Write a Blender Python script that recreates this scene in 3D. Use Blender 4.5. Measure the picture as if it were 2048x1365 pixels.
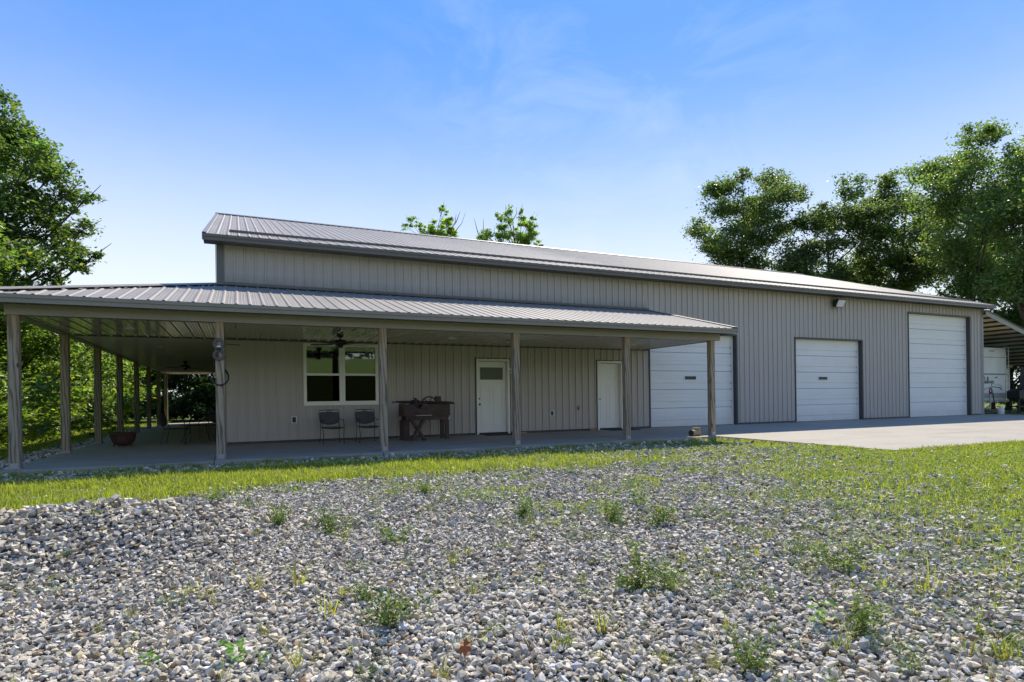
import bpy, math, random
import numpy as np
from mathutils import Vector, Matrix

random.seed(7)
for o in list(bpy.data.objects):
    bpy.data.objects.remove(o, do_unlink=True)
S = bpy.context.scene
COL = S.collection
R = math.radians

# ------------------------------------------------------------------ camera
cam_d = bpy.data.cameras.new('camera')
cam_o = bpy.data.objects.new('camera', cam_d)
COL.objects.link(cam_o)
CAM = Vector((0.42, -15.73, 1.0))
YAW, ROLL = 24.516, 0.759
cam_d.sensor_width = 36.0
cam_d.lens = 1197.3 / 2048 * 36
cam_d.shift_y = (797.8 - 682.5) / 2048
cam_d.clip_start = 0.05
cam_d.clip_end = 3000
cam_o.matrix_world = (Matrix.Translation(CAM) @ Matrix.Rotation(R(-YAW), 4, 'Z') @
                      Matrix.Rotation(R(90), 4, 'X') @ Matrix.Rotation(R(-ROLL), 4, 'Z'))
S.camera = cam_o
S.render.engine = 'CYCLES'
S.render.resolution_x, S.render.resolution_y = 1024, 682

# ------------------------------------------------------------------ sky, sun, exposure
SUN_DIR = Vector((0.55, 0.60, 1.0)).normalized()      # towards the sun
SUN_EL = math.asin(SUN_DIR.z)
SUN_AZ = math.atan2(SUN_DIR.x, SUN_DIR.y)              # clockwise from +Y
W = bpy.data.worlds.new('World')
S.world = W
W.use_nodes = True
nt = W.node_tree
nt.nodes.clear()
def nn(t, typ, **kw):
    n = t.nodes.new(typ)
    for k, v in kw.items():
        setattr(n, k, v)
    return n
w_out = nn(nt, 'ShaderNodeOutputWorld')
w_bg = nn(nt, 'ShaderNodeBackground')
w_sky = nn(nt, 'ShaderNodeTexSky', sky_type='NISHITA')
w_sky.sun_disc = False
w_sky.sun_elevation = SUN_EL
w_sky.sun_rotation = SUN_AZ
w_sky.air_density = 1.0
w_sky.dust_density = 0.2
w_sky.ozone_density = 4.0
w_sky.altitude = 200
w_hsv = nn(nt, 'ShaderNodeMix', data_type='RGBA', blend_type='MULTIPLY')
w_hsv.inputs['Factor'].default_value = 1.0
w_hsv.inputs['B'].default_value = (0.30, 0.37, 0.40, 1)
nt.links.new(w_sky.outputs[0], w_hsv.inputs['A'])
# even out the clear blue so that it does not fall off away from the sun
w_ev = nn(nt, 'ShaderNodeMix', data_type='RGBA')
w_ev.inputs['Factor'].default_value = 0.7
w_ev.inputs['B'].default_value = (0.22, 0.70, 1.98, 1)
nt.links.new(w_hsv.outputs['Result'], w_ev.inputs['A'])
# whiter summer haze towards the horizon, the same all the way round
w_g = nn(nt, 'ShaderNodeTexCoord')
w_sep = nn(nt, 'ShaderNodeSeparateXYZ')
nt.links.new(w_g.outputs['Generated'], w_sep.inputs[0])
w_hz = nn(nt, 'ShaderNodeMapRange', interpolation_type='SMOOTHERSTEP')
w_hz.inputs['From Min'].default_value = 0.0
w_hz.inputs['From Max'].default_value = 0.58
w_hz.inputs['To Min'].default_value = 1.0
w_hz.inputs['To Max'].default_value = 0.0
nt.links.new(w_sep.outputs['Z'], w_hz.inputs['Value'])
w_hm = nn(nt, 'ShaderNodeMix', data_type='RGBA')
w_hm.inputs['B'].default_value = (2.0, 2.14, 2.24, 1)
nt.links.new(w_hz.outputs[0], w_hm.inputs['Factor'])
nt.links.new(w_ev.outputs['Result'], w_hm.inputs['A'])
# thin cirrus
w_tc = nn(nt, 'ShaderNodeTexCoord')
w_map = nn(nt, 'ShaderNodeMapping')
w_map.inputs['Scale'].default_value = (1.6, 1.6, 3.2)
w_map.inputs['Rotation'].default_value = (0.5, -0.2, 1.9)
w_no = nn(nt, 'ShaderNodeTexNoise')
w_no.inputs['Scale'].default_value = 3.4
w_no.inputs['Detail'].default_value = 9
w_no.inputs['Roughness'].default_value = 0.62
w_no.inputs['Distortion'].default_value = 0.5
w_rmp = nn(nt, 'ShaderNodeValToRGB')
w_rmp.color_ramp.elements[0].position = 0.46
w_rmp.color_ramp.elements[0].color = (0, 0, 0, 1)
w_rmp.color_ramp.elements[1].position = 0.82
w_rmp.color_ramp.elements[1].color = (0.2, 0.2, 0.2, 1)
w_mix = nn(nt, 'ShaderNodeMix', data_type='RGBA')
w_mix.inputs['B'].default_value = (2.25, 2.35, 2.5, 1)
nt.links.new(w_tc.outputs['Generated'], w_map.inputs[0])
nt.links.new(w_map.outputs[0], w_no.inputs['Vector'])
nt.links.new(w_no.outputs['Fac'], w_rmp.inputs[0])
w_dot = nn(nt, 'ShaderNodeVectorMath', operation='DOT_PRODUCT')
w_dot.inputs[1].default_value = (0.487, 0.744, 0.457)
nt.links.new(w_tc.outputs['Generated'], w_dot.inputs[0])
w_mr2 = nn(nt, 'ShaderNodeMapRange', interpolation_type='SMOOTHSTEP')
w_mr2.inputs['From Min'].default_value = 0.93
w_mr2.inputs['From Max'].default_value = 0.995
w_mr2.inputs['To Min'].default_value = 0.2
w_mr2.inputs['To Max'].default_value = 1.0
nt.links.new(w_dot.outputs['Value'], w_mr2.inputs['Value'])
w_cm = nn(nt, 'ShaderNodeMath', operation='MULTIPLY')
nt.links.new(w_rmp.outputs[0], w_cm.inputs[0]); nt.links.new(w_mr2.outputs[0], w_cm.inputs[1])
nt.links.new(w_cm.outputs[0], w_mix.inputs['Factor'])
nt.links.new(w_hm.outputs['Result'], w_mix.inputs['A'])
nt.links.new(w_mix.outputs['Result'], w_bg.inputs['Color'])
w_bg.inputs['Strength'].default_value = 0.15
nt.links.new(w_bg.outputs[0], w_out.inputs[0])

sun_d = bpy.data.lights.new('sun', 'SUN')
sun_d.energy = 2.0
sun_d.angle = R(0.53)
sun_d.color = (1.0, 0.91, 0.765)
sun_o = bpy.data.objects.new('sun', sun_d)
COL.objects.link(sun_o)
sun_o.rotation_euler = (-SUN_DIR).to_track_quat('-Z', 'Y').to_euler()
sun_o.location = (10, 10, 30)

S.view_settings.view_transform = 'Standard'
S.view_settings.look = 'None'
S.view_settings.gamma = 1.0
S.view_settings.use_curve_mapping = False
S.view_settings.exposure = 1.75
for _k, _v in (('max_bounces', 6), ('diffuse_bounces', 4), ('glossy_bounces', 3), ('transmission_bounces', 4), ('transparent_max_bounces', 8)):
    setattr(S.cycles, _k, _v)

# ------------------------------------------------------------------ helpers
def tag(o, label=None, cat=None, group=None, kind=None):
    if label: o['label'] = label
    if cat: o['category'] = cat
    if group: o['group'] = group
    if kind: o['kind'] = kind
    return o

def empty(name, loc=(0, 0, 0), rz=0.0, label=None, cat=None, group=None):
    o = bpy.data.objects.new(name, None)
    COL.objects.link(o)
    o.location = loc
    o.rotation_euler = (0, 0, rz)
    o.empty_display_size = 0.1
    return tag(o, label, cat, group)

class MB:
    """collects faces of one mesh"""
    def __init__(s):
        s.v, s.f = [], []
    def poly(s, pts):
        n = len(s.v)
        s.v += [tuple(p) for p in pts]
        s.f.append(tuple(range(n, n + len(pts))))
        return s
    def box(s, x0, x1, y0, y1, z0, z1):
        n = len(s.v)
        s.v += [(x0, y0, z0), (x1, y0, z0), (x1, y1, z0), (x0, y1, z0),
                (x0, y0, z1), (x1, y0, z1), (x1, y1, z1), (x0, y1, z1)]
        s.f += [tuple(n + i for i in q) for q in
                ((0, 3, 2, 1), (4, 5, 6, 7), (0, 1, 5, 4), (1, 2, 6, 5), (2, 3, 7, 6), (3, 0, 4, 7))]
        return s
    def prism(s, pts, d):
        """polygon pts (3D) extruded along vector d"""
        n, k = len(s.v), len(pts)
        s.v += [tuple(p) for p in pts] + [tuple(p[i] + d[i] for i in range(3)) for p in pts]
        s.f.append(tuple(n + i for i in range(k))[::-1])
        s.f.append(tuple(n + k + i for i in range(k)))
        for i in range(k):
            j = (i + 1) % k
            s.f.append((n + i, n + j, n + k + j, n + k + i))
        return s
    def bar(s, a, b, w, h, up=(0, 0, 1)):
        """rectangular bar from a to b, w across, h along up"""
        a, b, up = Vector(a), Vector(b), Vector(up)
        d = (b - a).normalized()
        r = d.cross(up)
        if r.length < 1e-4:
            r = d.cross(Vector((1, 0, 0)))
        r.normalize()
        u = r.cross(d).normalized()
        q = [a + r * sx * w / 2 + u * sz * h / 2 for sx, sz in ((-1, -1), (1, -1), (1, 1), (-1, 1))]
        return s.prism([tuple(p) for p in q], tuple(b - a))
    def tube(s, path, r, n=6, r1=None, cap=True):
        P = [Vector(p) for p in path]
        rs = r if isinstance(r, (list, tuple)) else [r + ((r1 if r1 is not None else r) - r) * i / max(1, len(P) - 1) for i in range(len(P))]
        base = len(s.v)
        ref = Vector((0.31, 0.12, 0.95)).normalized()
        for i, p in enumerate(P):
            t = (P[min(i + 1, len(P) - 1)] - P[max(i - 1, 0)]).normalized()
            a = t.cross(ref)
            if a.length < 0.05:
                a = t.cross(Vector((1, 0, 0)))
            a.normalize()
            b = t.cross(a)
            for k in range(n):
                w = 2 * math.pi * k / n
                s.v.append(tuple(p + (a * math.cos(w) + b * math.sin(w)) * rs[i]))
        for i in range(len(P) - 1):
            for k in range(n):
                k2 = (k + 1) % n
                s.f.append((base + i * n + k, base + i * n + k2, base + (i + 1) * n + k2, base + (i + 1) * n + k))
        if cap:
            s.f.append(tuple(base + k for k in range(n))[::-1])
            s.f.append(tuple(base + (len(P) - 1) * n + k for k in range(n)))
        return s
    def lathe(s, prof, n=20, c=(0, 0, 0)):
        base = len(s.v)
        for r, z in prof:
            for k in range(n):
                w = 2 * math.pi * k / n
                s.v.append((c[0] + r * math.cos(w), c[1] + r * math.sin(w), c[2] + z))
        for i in range(len(prof) - 1):
            for k in range(n):
                k2 = (k + 1) % n
                s.f.append((base + i * n + k, base + i * n + k2, base + (i + 1) * n + k2, base + (i + 1) * n + k))
        return s
    def ring(s, c, rad, r, axis='y', n=20, m=6, sq=1.0):
        path = []
        for k in range(n + 1):
            w = 2 * math.pi * k / n
            if axis == 'y': path.append((c[0] + rad * math.cos(w), c[1], c[2] + rad * sq * math.sin(w)))
            elif axis == 'x': path.append((c[0], c[1] + rad * math.cos(w), c[2] + rad * sq * math.sin(w)))
            else: path.append((c[0] + rad * math.cos(w), c[1] + rad * sq * math.sin(w), c[2]))
        return s.tube(path, r, m, cap=False)
    def build(s, name, mat, parent=None, smooth=False, bevel=0, kind=None, label=None):
        me = bpy.data.meshes.new(name)
        me.from_pydata(s.v, [], s.f)
        me.materials.append(mat)
        if smooth:
            me.polygons.foreach_set('use_smooth', [True] * len(me.polygons))
        me.update()
        o = bpy.data.objects.new(name, me)
        COL.objects.link(o)
        if parent: o.parent = parent
        if bevel:
            b = o.modifiers.new('bevel', 'BEVEL')
            b.width = bevel
            b.segments = 2
            b.limit_method = 'ANGLE'
        if kind: o['kind'] = kind
        if label: o['label'] = label
        return o

def np_mesh(name, V, F, mat, parent=None, col=None, kind=None, attr='tint'):
    """V (n,3), F list of (k, m) index arrays; col (n,3)"""
    me = bpy.data.meshes.new(name)
    V = np.asarray(V, np.float32)
    loops = np.concatenate([f.ravel() for f in F]).astype(np.int32)
    tot = np.concatenate([np.full(len(f), f.shape[1], np.int32) for f in F])
    start = np.concatenate([[0], np.cumsum(tot)[:-1]]).astype(np.int32)
    me.vertices.add(len(V)); me.vertices.foreach_set('co', V.ravel())
    me.loops.add(len(loops)); me.loops.foreach_set('vertex_index', loops)
    me.polygons.add(len(tot)); me.polygons.foreach_set('loop_start', start)
    me.polygons.foreach_set('loop_total', tot)
    me.materials.append(mat)
    if col is not None:
        a = me.attributes.new(attr, 'FLOAT_COLOR', 'POINT')
        c4 = np.ones((len(V), 4), np.float32)
        c4[:, :3] = col
        a.data.foreach_set('color', c4.ravel())
    me.update(calc_edges=True)
    me.shade_flat()
    o = bpy.data.objects.new(name, me)
    COL.objects.link(o)
    if parent: o.parent = parent
    if kind: o['kind'] = kind
    return o

# ------------------------------------------------------------------ materials
def new_mat(name):
    m = bpy.data.materials.new(name)
    m.use_nodes = True
    t = m.node_tree
    t.nodes.clear()
    out = nn(t, 'ShaderNodeOutputMaterial')
    b = nn(t, 'ShaderNodeBsdfPrincipled')
    t.links.new(b.outputs[0], out.inputs[0])
    return m, t, b, out

def ramp(t, fac, stops):
    r = nn(t, 'ShaderNodeValToRGB')
    e = r.color_ramp.elements
    while len(e) < len(stops): e.new(0.5)
    for i, (p, c) in enumerate(stops):
        e[i].position = p
        e[i].color = (*c, 1)
    t.links.new(fac, r.inputs[0])
    return r.outputs[0]

def noise(t, vec, scale, detail=4, rough=0.55, dist=0.0):
    n = nn(t, 'ShaderNodeTexNoise')
    n.inputs['Scale'].default_value = scale
    n.inputs['Detail'].default_value = detail
    n.inputs['Roughness'].default_value = rough
    n.inputs['Distortion'].default_value = dist
    if vec: t.links.new(vec, n.inputs['Vector'])
    return n.outputs['Fac']

def pos(t, scale=(1, 1, 1), obj=False, rnd=False):
    if obj:
        src = nn(t, 'ShaderNodeTexCoord').outputs['Object']
    else:
        src = nn(t, 'ShaderNodeNewGeometry').outputs['Position']
    m = nn(t, 'ShaderNodeMapping')
    m.inputs['Scale'].default_value = scale
    t.links.new(src, m.inputs[0])
    if rnd:
        oi = nn(t, 'ShaderNodeObjectInfo')
        mul = nn(t, 'ShaderNodeVectorMath', operation='SCALE')
        mul.inputs[0].default_value = (13.1, 7.7, 5.3)
        t.links.new(oi.outputs['Random'], mul.inputs['Scale'])
        t.links.new(mul.outputs[0], m.inputs['Location'])
    return m.outputs[0]

def mixc(t, fac, a, b, blend='MIX'):
    x = nn(t, 'ShaderNodeMix', data_type='RGBA', blend_type=blend)
    for s, v in (('A', a), ('B', b)):
        if hasattr(v, 'is_output'): t.links.new(v, x.inputs[s])
        else: x.inputs[s].default_value = (*v, 1)
    if hasattr(fac, 'is_output'): t.links.new(fac, x.inputs['Factor'])
    else: x.inputs['Factor'].default_value = fac
    return x.outputs['Result']

def bump(t, b, h, strength=0.3, dist=0.01):
    n = nn(t, 'ShaderNodeBump')
    n.inputs['Strength'].default_value = strength
    n.inputs['Distance'].default_value = dist
    t.links.new(h, n.inputs['Height'])
    t.links.new(n.outputs[0], b.inputs['Normal'])

def simple(name, c1, c2=None, rough=0.5, metal=0.0, scale=(3, 3, 3), ns=1.0, spec=0.5, bmp=0.0, bs=(40, 40, 40), rrange=0.0):
    m, t, b, out = new_mat(name)
    b.inputs['Roughness'].default_value = rough
    b.inputs['Metallic'].default_value = metal
    b.inputs['Specular IOR Level'].default_value = spec
    if c2 is None:
        c2 = tuple(x * 0.8 for x in c1)
    f = noise(t, pos(t, scale, rnd=True), ns, 5, 0.6)
    t.links.new(ramp(t, f, [(0.3, c2), (0.7, c1)]), b.inputs['Base Color'])
    if rrange:
        mr = nn(t, 'ShaderNodeMapRange')
        mr.inputs['To Min'].default_value = rough - rrange
        mr.inputs['To Max'].default_value = rough + rrange
        t.links.new(f, mr.inputs['Value'])
        t.links.new(mr.outputs[0], b.inputs['Roughness'])
    if bmp:
        bump(t, b, noise(t, pos(t, bs), 1.0, 4), bmp, 0.004)
    return m

M = {}
# painted siding with chalky vertical streaks and mildew above the porch flashing
m, t, b, out = new_mat('siding'); M['siding'] = m
b.inputs['Roughness'].default_value = 0.42
f = noise(t, pos(t, (9, 9, 0.35)), 1.0, 6, 0.65)
c = ramp(t, f, [(0.25, (0.43, 0.381, 0.333)), (0.55, (0.47, 0.416, 0.365)), (0.8, (0.52, 0.462, 0.407))])
g = nn(t, 'ShaderNodeNewGeometry'); sp = nn(t, 'ShaderNodeSeparateXYZ'); t.links.new(g.outputs['Position'], sp.inputs[0])
mr = nn(t, 'ShaderNodeMapRange'); mr.inputs['From Min'].default_value = 3.78; mr.inputs['From Max'].default_value = 4.12
mr.inputs['To Min'].default_value = 1.0; mr.inputs['To Max'].default_value = 0.0
t.links.new(sp.outputs['Z'], mr.inputs['Value'])
lo = nn(t, 'ShaderNodeMath', operation='GREATER_THAN'); lo.inputs[1].default_value = 3.7
t.links.new(sp.outputs['Z'], lo.inputs[0])
xl = nn(t, 'ShaderNodeMath', operation='LESS_THAN'); xl.inputs[1].default_value = 12.4
t.links.new(sp.outputs['X'], xl.inputs[0])
st = noise(t, pos(t, (5, 5, 2.2)), 1.0, 6, 0.7)
m1 = nn(t, 'ShaderNodeMath', operation='MULTIPLY'); t.links.new(mr.outputs[0], m1.inputs[0]); t.links.new(lo.outputs[0], m1.inputs[1])
m2 = nn(t, 'ShaderNodeMath', operation='MULTIPLY'); t.links.new(m1.outputs[0], m2.inputs[0]); t.links.new(xl.outputs[0], m2.inputs[1])
m3 = nn(t, 'ShaderNodeMath', operation='MULTIPLY', use_clamp=True); t.links.new(m2.outputs[0], m3.inputs[0]); t.links.new(st, m3.inputs[1])
t.links.new(mixc(t, m3.outputs[0], c, (0.15, 0.14, 0.125)), b.inputs['Base Color'])
bump(t, b, noise(t, pos(t, (1.2, 1.2, 0.5)), 1.0, 3), 0.12, 0.01)

m, t, b, out = new_mat('roofing'); M['roof'] = m
b.inputs['Roughness'].default_value = 0.5
b.inputs['Specular IOR Level'].default_value = 0.3
f = noise(t, pos(t, (2.5, 0.6, 0.6)), 1.0, 6, 0.65)
t.links.new(ramp(t, f, [(0.25, (0.225, 0.203, 0.177)), (0.75, (0.295, 0.268, 0.235))]), b.inputs['Base Color'])
mr = nn(t, 'ShaderNodeMapRange'); mr.inputs['To Min'].default_value = 0.45; mr.inputs['To Max'].default_value = 0.65
t.links.new(f, mr.inputs['Value']); t.links.new(mr.outputs[0], b.inputs['Roughness'])

M['trim'] = simple('dark_trim', (0.15, 0.133, 0.115), (0.12, 0.107, 0.095), rough=0.4, scale=(1, 1, 1), ns=2)
M['fascia'] = simple('porch_fascia', (0.26, 0.232, 0.20), (0.22, 0.197, 0.17), rough=0.42, scale=(0.7, 2, 3), ns=2)
M['beamwrap'] = simple('beam_wrap', (0.275, 0.245, 0.208), (0.235, 0.21, 0.178), rough=0.4, scale=(0.6, 0.6, 3), ns=2)
M['ceiling'] = simple('ceiling_steel', (0.52, 0.45, 0.36), (0.48, 0.415, 0.33), rough=0.15, spec=0.75, scale=(0.7, 0.7, 1), ns=1, rrange=0.04)
_b = [n for n in M['ceiling'].node_tree.nodes if n.type == 'BSDF_PRINCIPLED'][0]
_b.inputs['Coat Weight'].default_value = 1.0
_b.inputs['Coat Roughness'].default_value = 0.12
M['white'] = simple('white_paint', (0.84, 0.81, 0.74), (0.79, 0.76, 0.69), rough=0.38, scale=(1, 1, 0.6), ns=2)
M['doorwhite'] = simple('overhead_door_white', (0.84, 0.81, 0.75), (0.78, 0.75, 0.69), rough=0.4, scale=(0.5, 0.5, 1.6), ns=2)
_t = M['doorwhite'].node_tree
_b = [n for n in _t.nodes if n.type == 'BSDF_PRINCIPLED'][0]
_c = _b.inputs['Base Color'].links[0].from_socket
_sp = nn(_t, 'ShaderNodeSeparateXYZ'); _t.links.new(nn(_t, 'ShaderNodeNewGeometry').outputs['Position'], _sp.inputs[0])
_mr = nn(_t, 'ShaderNodeMapRange'); _mr.inputs['From Min'].default_value = 0.0; _mr.inputs['From Max'].default_value = 0.55; _mr.inputs['To Min'].default_value = 0.85; _mr.inputs['To Max'].default_value = 0.12
_t.links.new(_sp.outputs['Z'], _mr.inputs['Value'])
_m = nn(_t, 'ShaderNodeMath', operation='MULTIPLY'); _t.links.new(_mr.outputs[0], _m.inputs[0]); _t.links.new(noise(_t, pos(_t, (6, 6, 1.5)), 1.0, 6, 0.7), _m.inputs[1])
_t.links.new(mixc(_t, _m.outputs[0], _c, (0.50, 0.45, 0.38)), _b.inputs['Base Color'])
M['jambdark'] = simple('jamb_trim', (0.06, 0.056, 0.058), (0.045, 0.043, 0.045), rough=0.45)
M['groove'] = simple('door_seam', (0.45, 0.44, 0.42), (0.38, 0.37, 0.36), rough=0.6)
M['iron'] = simple('wrought_iron', (0.035, 0.034, 0.04), (0.022, 0.021, 0.024), rough=0.5, metal=0.2)
M['ironmesh'] = simple('iron_mesh', (0.05, 0.048, 0.052), (0.038, 0.036, 0.04), rough=0.6)
M['rust'] = simple('rusted_cast_iron', (0.115, 0.052, 0.032), (0.05, 0.026, 0.02), rough=0.8, scale=(12, 12, 12), bmp=0.4)
M['redwood'] = simple('aged_stained_wood', (0.10, 0.056, 0.038), (0.042, 0.026, 0.02), rough=0.75, scale=(4, 14, 14), bmp=0.3)
M['oldiron'] = simple('dark_rusty_iron', (0.06, 0.037, 0.028), (0.03, 0.022, 0.02), rough=0.8, scale=(14, 14, 14), bmp=0.3)
M['fan'] = simple('dark_bronze', (0.022, 0.017, 0.014), (0.014, 0.011, 0.01), rough=0.45)
M['greyiron'] = simple('weathered_grey_iron', (0.13, 0.125, 0.125), (0.085, 0.08, 0.08), rough=0.75, scale=(20, 20, 20))
M['rubber'] = simple('black_rubber', (0.02, 0.02, 0.021), (0.013, 0.013, 0.013), rough=0.65)
M['black'] = simple('black_plastic', (0.018, 0.018, 0.02), (0.012, 0.012, 0.013), rough=0.45)
M['lens'] = simple('frosted_lens', (0.75, 0.74, 0.72), (0.66, 0.65, 0.63), rough=0.3)
M['steel'] = simple('galvanised_steel', (0.42, 0.42, 0.43), (0.33, 0.33, 0.34), rough=0.45, metal=0.6)
M['brass'] = simple('satin_nickel', (0.30, 0.27, 0.22), (0.22, 0.2, 0.17), rough=0.35, metal=0.9)
M['rvwhite'] = simple('trailer_gelcoat', (0.66, 0.65, 0.60), (0.56, 0.55, 0.50), rough=0.35, scale=(1, 1, 0.5), ns=2)
M['rvgrey'] = simple('trailer_grey_band', (0.33, 0.31, 0.27), (0.28, 0.26, 0.23), rough=0.45)
M['rvink'] = simple('dark_green_decal', (0.03, 0.05, 0.05), (0.025, 0.04, 0.04), rough=0.4)
M['redlens'] = simple('red_lens', (0.22, 0.02, 0.03), (0.16, 0.015, 0.02), rough=0.3)
M['cargo'] = simple('dull_white_panel', (0.62, 0.61, 0.57), (0.54, 0.53, 0.5), rough=0.5)
M['rafter'] = simple('brown_timber', (0.115, 0.066, 0.04), (0.075, 0.045, 0.03), rough=0.8, scale=(2, 2, 20))
M['skin'] = simple('shed_roof_underside', (0.55, 0.53, 0.43), (0.47, 0.45, 0.36), rough=0.5)
M['mat'] = simple('black_doormat', (0.025, 0.025, 0.027), (0.016, 0.016, 0.017), rough=0.95, bmp=0.6, bs=(150, 150, 150))
M['bark'] = simple('bark', (0.115, 0.09, 0.07), (0.055, 0.044, 0.036), rough=0.9, scale=(9, 9, 2), bmp=0.7, bs=(25, 25, 6))
M['log'] = simple('split_log', (0.42, 0.30, 0.17), (0.25, 0.18, 0.11), rough=0.85, scale=(30, 6, 30), bmp=0.3)
M['orange'] = simple('dry_leaf', (0.36, 0.11, 0.02), (0.22, 0.06, 0.012), rough=0.6, scale=(60, 60, 60))
M['straw'] = simple('dead_straw', (0.42, 0.33, 0.18), (0.28, 0.21, 0.12), rough=0.8)
M['jug'] = simple('white_plastic', (0.68, 0.68, 0.66), (0.6, 0.6, 0.58), rough=0.4)
M['inside'] = simple('dim_interior', (0.13, 0.12, 0.11), (0.11, 0.1, 0.09), rough=0.9)

m = M['skin']; t = m.node_tree
b = [n for n in t.nodes if n.type == 'BSDF_PRINCIPLED'][0]; out = [n for n in t.nodes if n.type == 'OUTPUT_MATERIAL'][0]
tr = nn(t, 'ShaderNodeBsdfTranslucent'); tr.inputs[0].default_value = (0.62, 0.58, 0.42, 1)
mx = nn(t, 'ShaderNodeMixShader'); mx.inputs[0].default_value = 0.3
t.links.new(b.outputs[0], mx.inputs[1]); t.links.new(tr.outputs[0], mx.inputs[2]); t.links.new(mx.outputs[0], out.inputs[0])

# weathered post timber: rings cut at an angle give long cathedral grain
m, t, b, out = new_mat('weathered_timber'); M['post'] = m
b.inputs['Roughness'].default_value = 0.8
b.inputs['Specular IOR Level'].default_value = 0.25
v = pos(t, (1, 1, 0.055), obj=True, rnd=True)
n1 = noise(t, pos(t, (6, 6, 0.9), obj=True, rnd=True), 1.0, 3, 0.5)
vm = nn(t, 'ShaderNodeVectorMath', operation='MULTIPLY_ADD')
cx = nn(t, 'ShaderNodeCombineXYZ'); t.links.new(n1, cx.inputs[0]); t.links.new(n1, cx.inputs[1])
vm.inputs[1].default_value = (0.11, 0.09, 0)
t.links.new(cx.outputs[0], vm.inputs[0]); t.links.new(v, vm.inputs[2])
wv = nn(t, 'ShaderNodeTexWave', wave_type='BANDS', bands_direction='DIAGONAL')
wv.inputs['Scale'].default_value = 9.5; wv.inputs['Distortion'].default_value = 2.2
wv.inputs['Detail'].default_value = 3; wv.inputs['Detail Scale'].default_value = 1.6
t.links.new(vm.outputs[0], wv.inputs['Vector'])
fine = noise(t, pos(t, (90, 90, 2.5), obj=True, rnd=True), 1.0, 4, 0.6)
c1 = ramp(t, wv.outputs['Fac'], [(0.0, (0.075, 0.052, 0.034)), (0.25, (0.26, 0.20, 0.132)), (1.0, (0.40, 0.325, 0.228))])
c2 = mixc(t, 0.28, c1, ramp(t, fine, [(0.3, (0.18, 0.14, 0.10)), (0.65, (0.43, 0.365, 0.275))]))
kn = nn(t, 'ShaderNodeTexVoronoi'); kn.inputs['Scale'].default_value = 1.0
t.links.new(pos(t, (5.5, 5.5, 2.3), obj=True, rnd=True), kn.inputs['Vector'])
kr = ramp(t, kn.outputs['Distance'], [(0.05, (1, 1, 1)), (0.14, (0, 0, 0))])
c3 = mixc(t, kr, c2, (0.075, 0.05, 0.035))
g = nn(t, 'ShaderNodeNewGeometry'); sp = nn(t, 'ShaderNodeSeparateXYZ'); t.links.new(g.outputs['Position'], sp.inputs[0])
mr = nn(t, 'ShaderNodeMapRange'); mr.inputs['From Min'].default_value = 1.9; mr.inputs['From Max'].default_value = 2.5
t.links.new(sp.outputs['Z'], mr.inputs['Value'])
mm = nn(t, 'ShaderNodeMath', operation='MULTIPLY'); mm.inputs[1].default_value = 0.75
t.links.new(mr.outputs[0], mm.inputs[0])
t.links.new(mixc(t, mm.outputs[0], c3, mixc(t, 0.5, c3, (0.36, 0.22, 0.10))), b.inputs['Base Color'])
bump(t, b, fine, 0.35, 0.004)

# concrete
m, t, b, out = new_mat('concrete'); M['concrete'] = m
b.inputs['Roughness'].default_value = 0.75
b.inputs['Specular IOR Level'].default_value = 0.35
f1 = noise(t, pos(t), 0.55, 6, 0.6); f2 = noise(t, pos(t), 14, 4, 0.6)
c = ramp(t, f1, [(0.25, (0.262, 0.236, 0.19)), (0.5, (0.32, 0.29, 0.236)), (0.75, (0.355, 0.322, 0.264))])
c = mixc(t, 0.25, c, ramp(t, f2, [(0.3, (0.22, 0.196, 0.158)), (0.7, (0.375, 0.34, 0.28))]))
stn = noise(t, pos(t, (0.35, 1.2, 1)), 1.3, 7, 0.7, 0.6)
c = mixc(t, ramp(t, stn, [(0.52, (0, 0, 0)), (0.72, (0.75, 0.75, 0.75))]), c, (0.21, 0.178, 0.145))
t.links.new(c, b.inputs['Base Color'])
bump(t, b, noise(t, pos(t), 60, 4), 0.15, 0.003)

# ground: dirt between the stones, thatch under the grass
m, t, b, out = new_mat('ground'); M['ground'] = m
b.inputs['Roughness'].default_value = 0.95
b.inputs['Specular IOR Level'].default_value = 0.15
at = nn(t, 'ShaderNodeAttribute', attribute_name='grassy')
vo = nn(t, 'ShaderNodeTexVoronoi'); vo.inputs['Scale'].default_value = 26
t.links.new(nn(t, 'ShaderNodeNewGeometry').outputs['Position'], vo.inputs['Vector'])
gcol = mixc(t, 0.5, vo.outputs['Color'], (0.5, 0.48, 0.45))
hs = nn(t, 'ShaderNodeHueSaturation'); hs.inputs['Saturation'].default_value = 0.12; hs.inputs['Value'].default_value = 0.36
t.links.new(gcol, hs.inputs['Color'])
edge = ramp(t, vo.outputs['Distance'], [(0.25, (1, 1, 1)), (0.75, (0.25, 0.22, 0.2))])
grav = mixc(t, 1.0, hs.outputs[0], edge, 'MULTIPLY')
f = noise(t, pos(t), 3.0, 6, 0.65)
gr = ramp(t, f, [(0.3, (0.075, 0.105, 0.024)), (0.55, (0.12, 0.165, 0.034)), (0.75, (0.18, 0.175, 0.06))])
t.links.new(mixc(t, at.outputs['Fac'], grav, gr), b.inputs['Base Color'])
bump(t, b, vo.outputs['Distance'], 0.8, 0.02)

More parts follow.
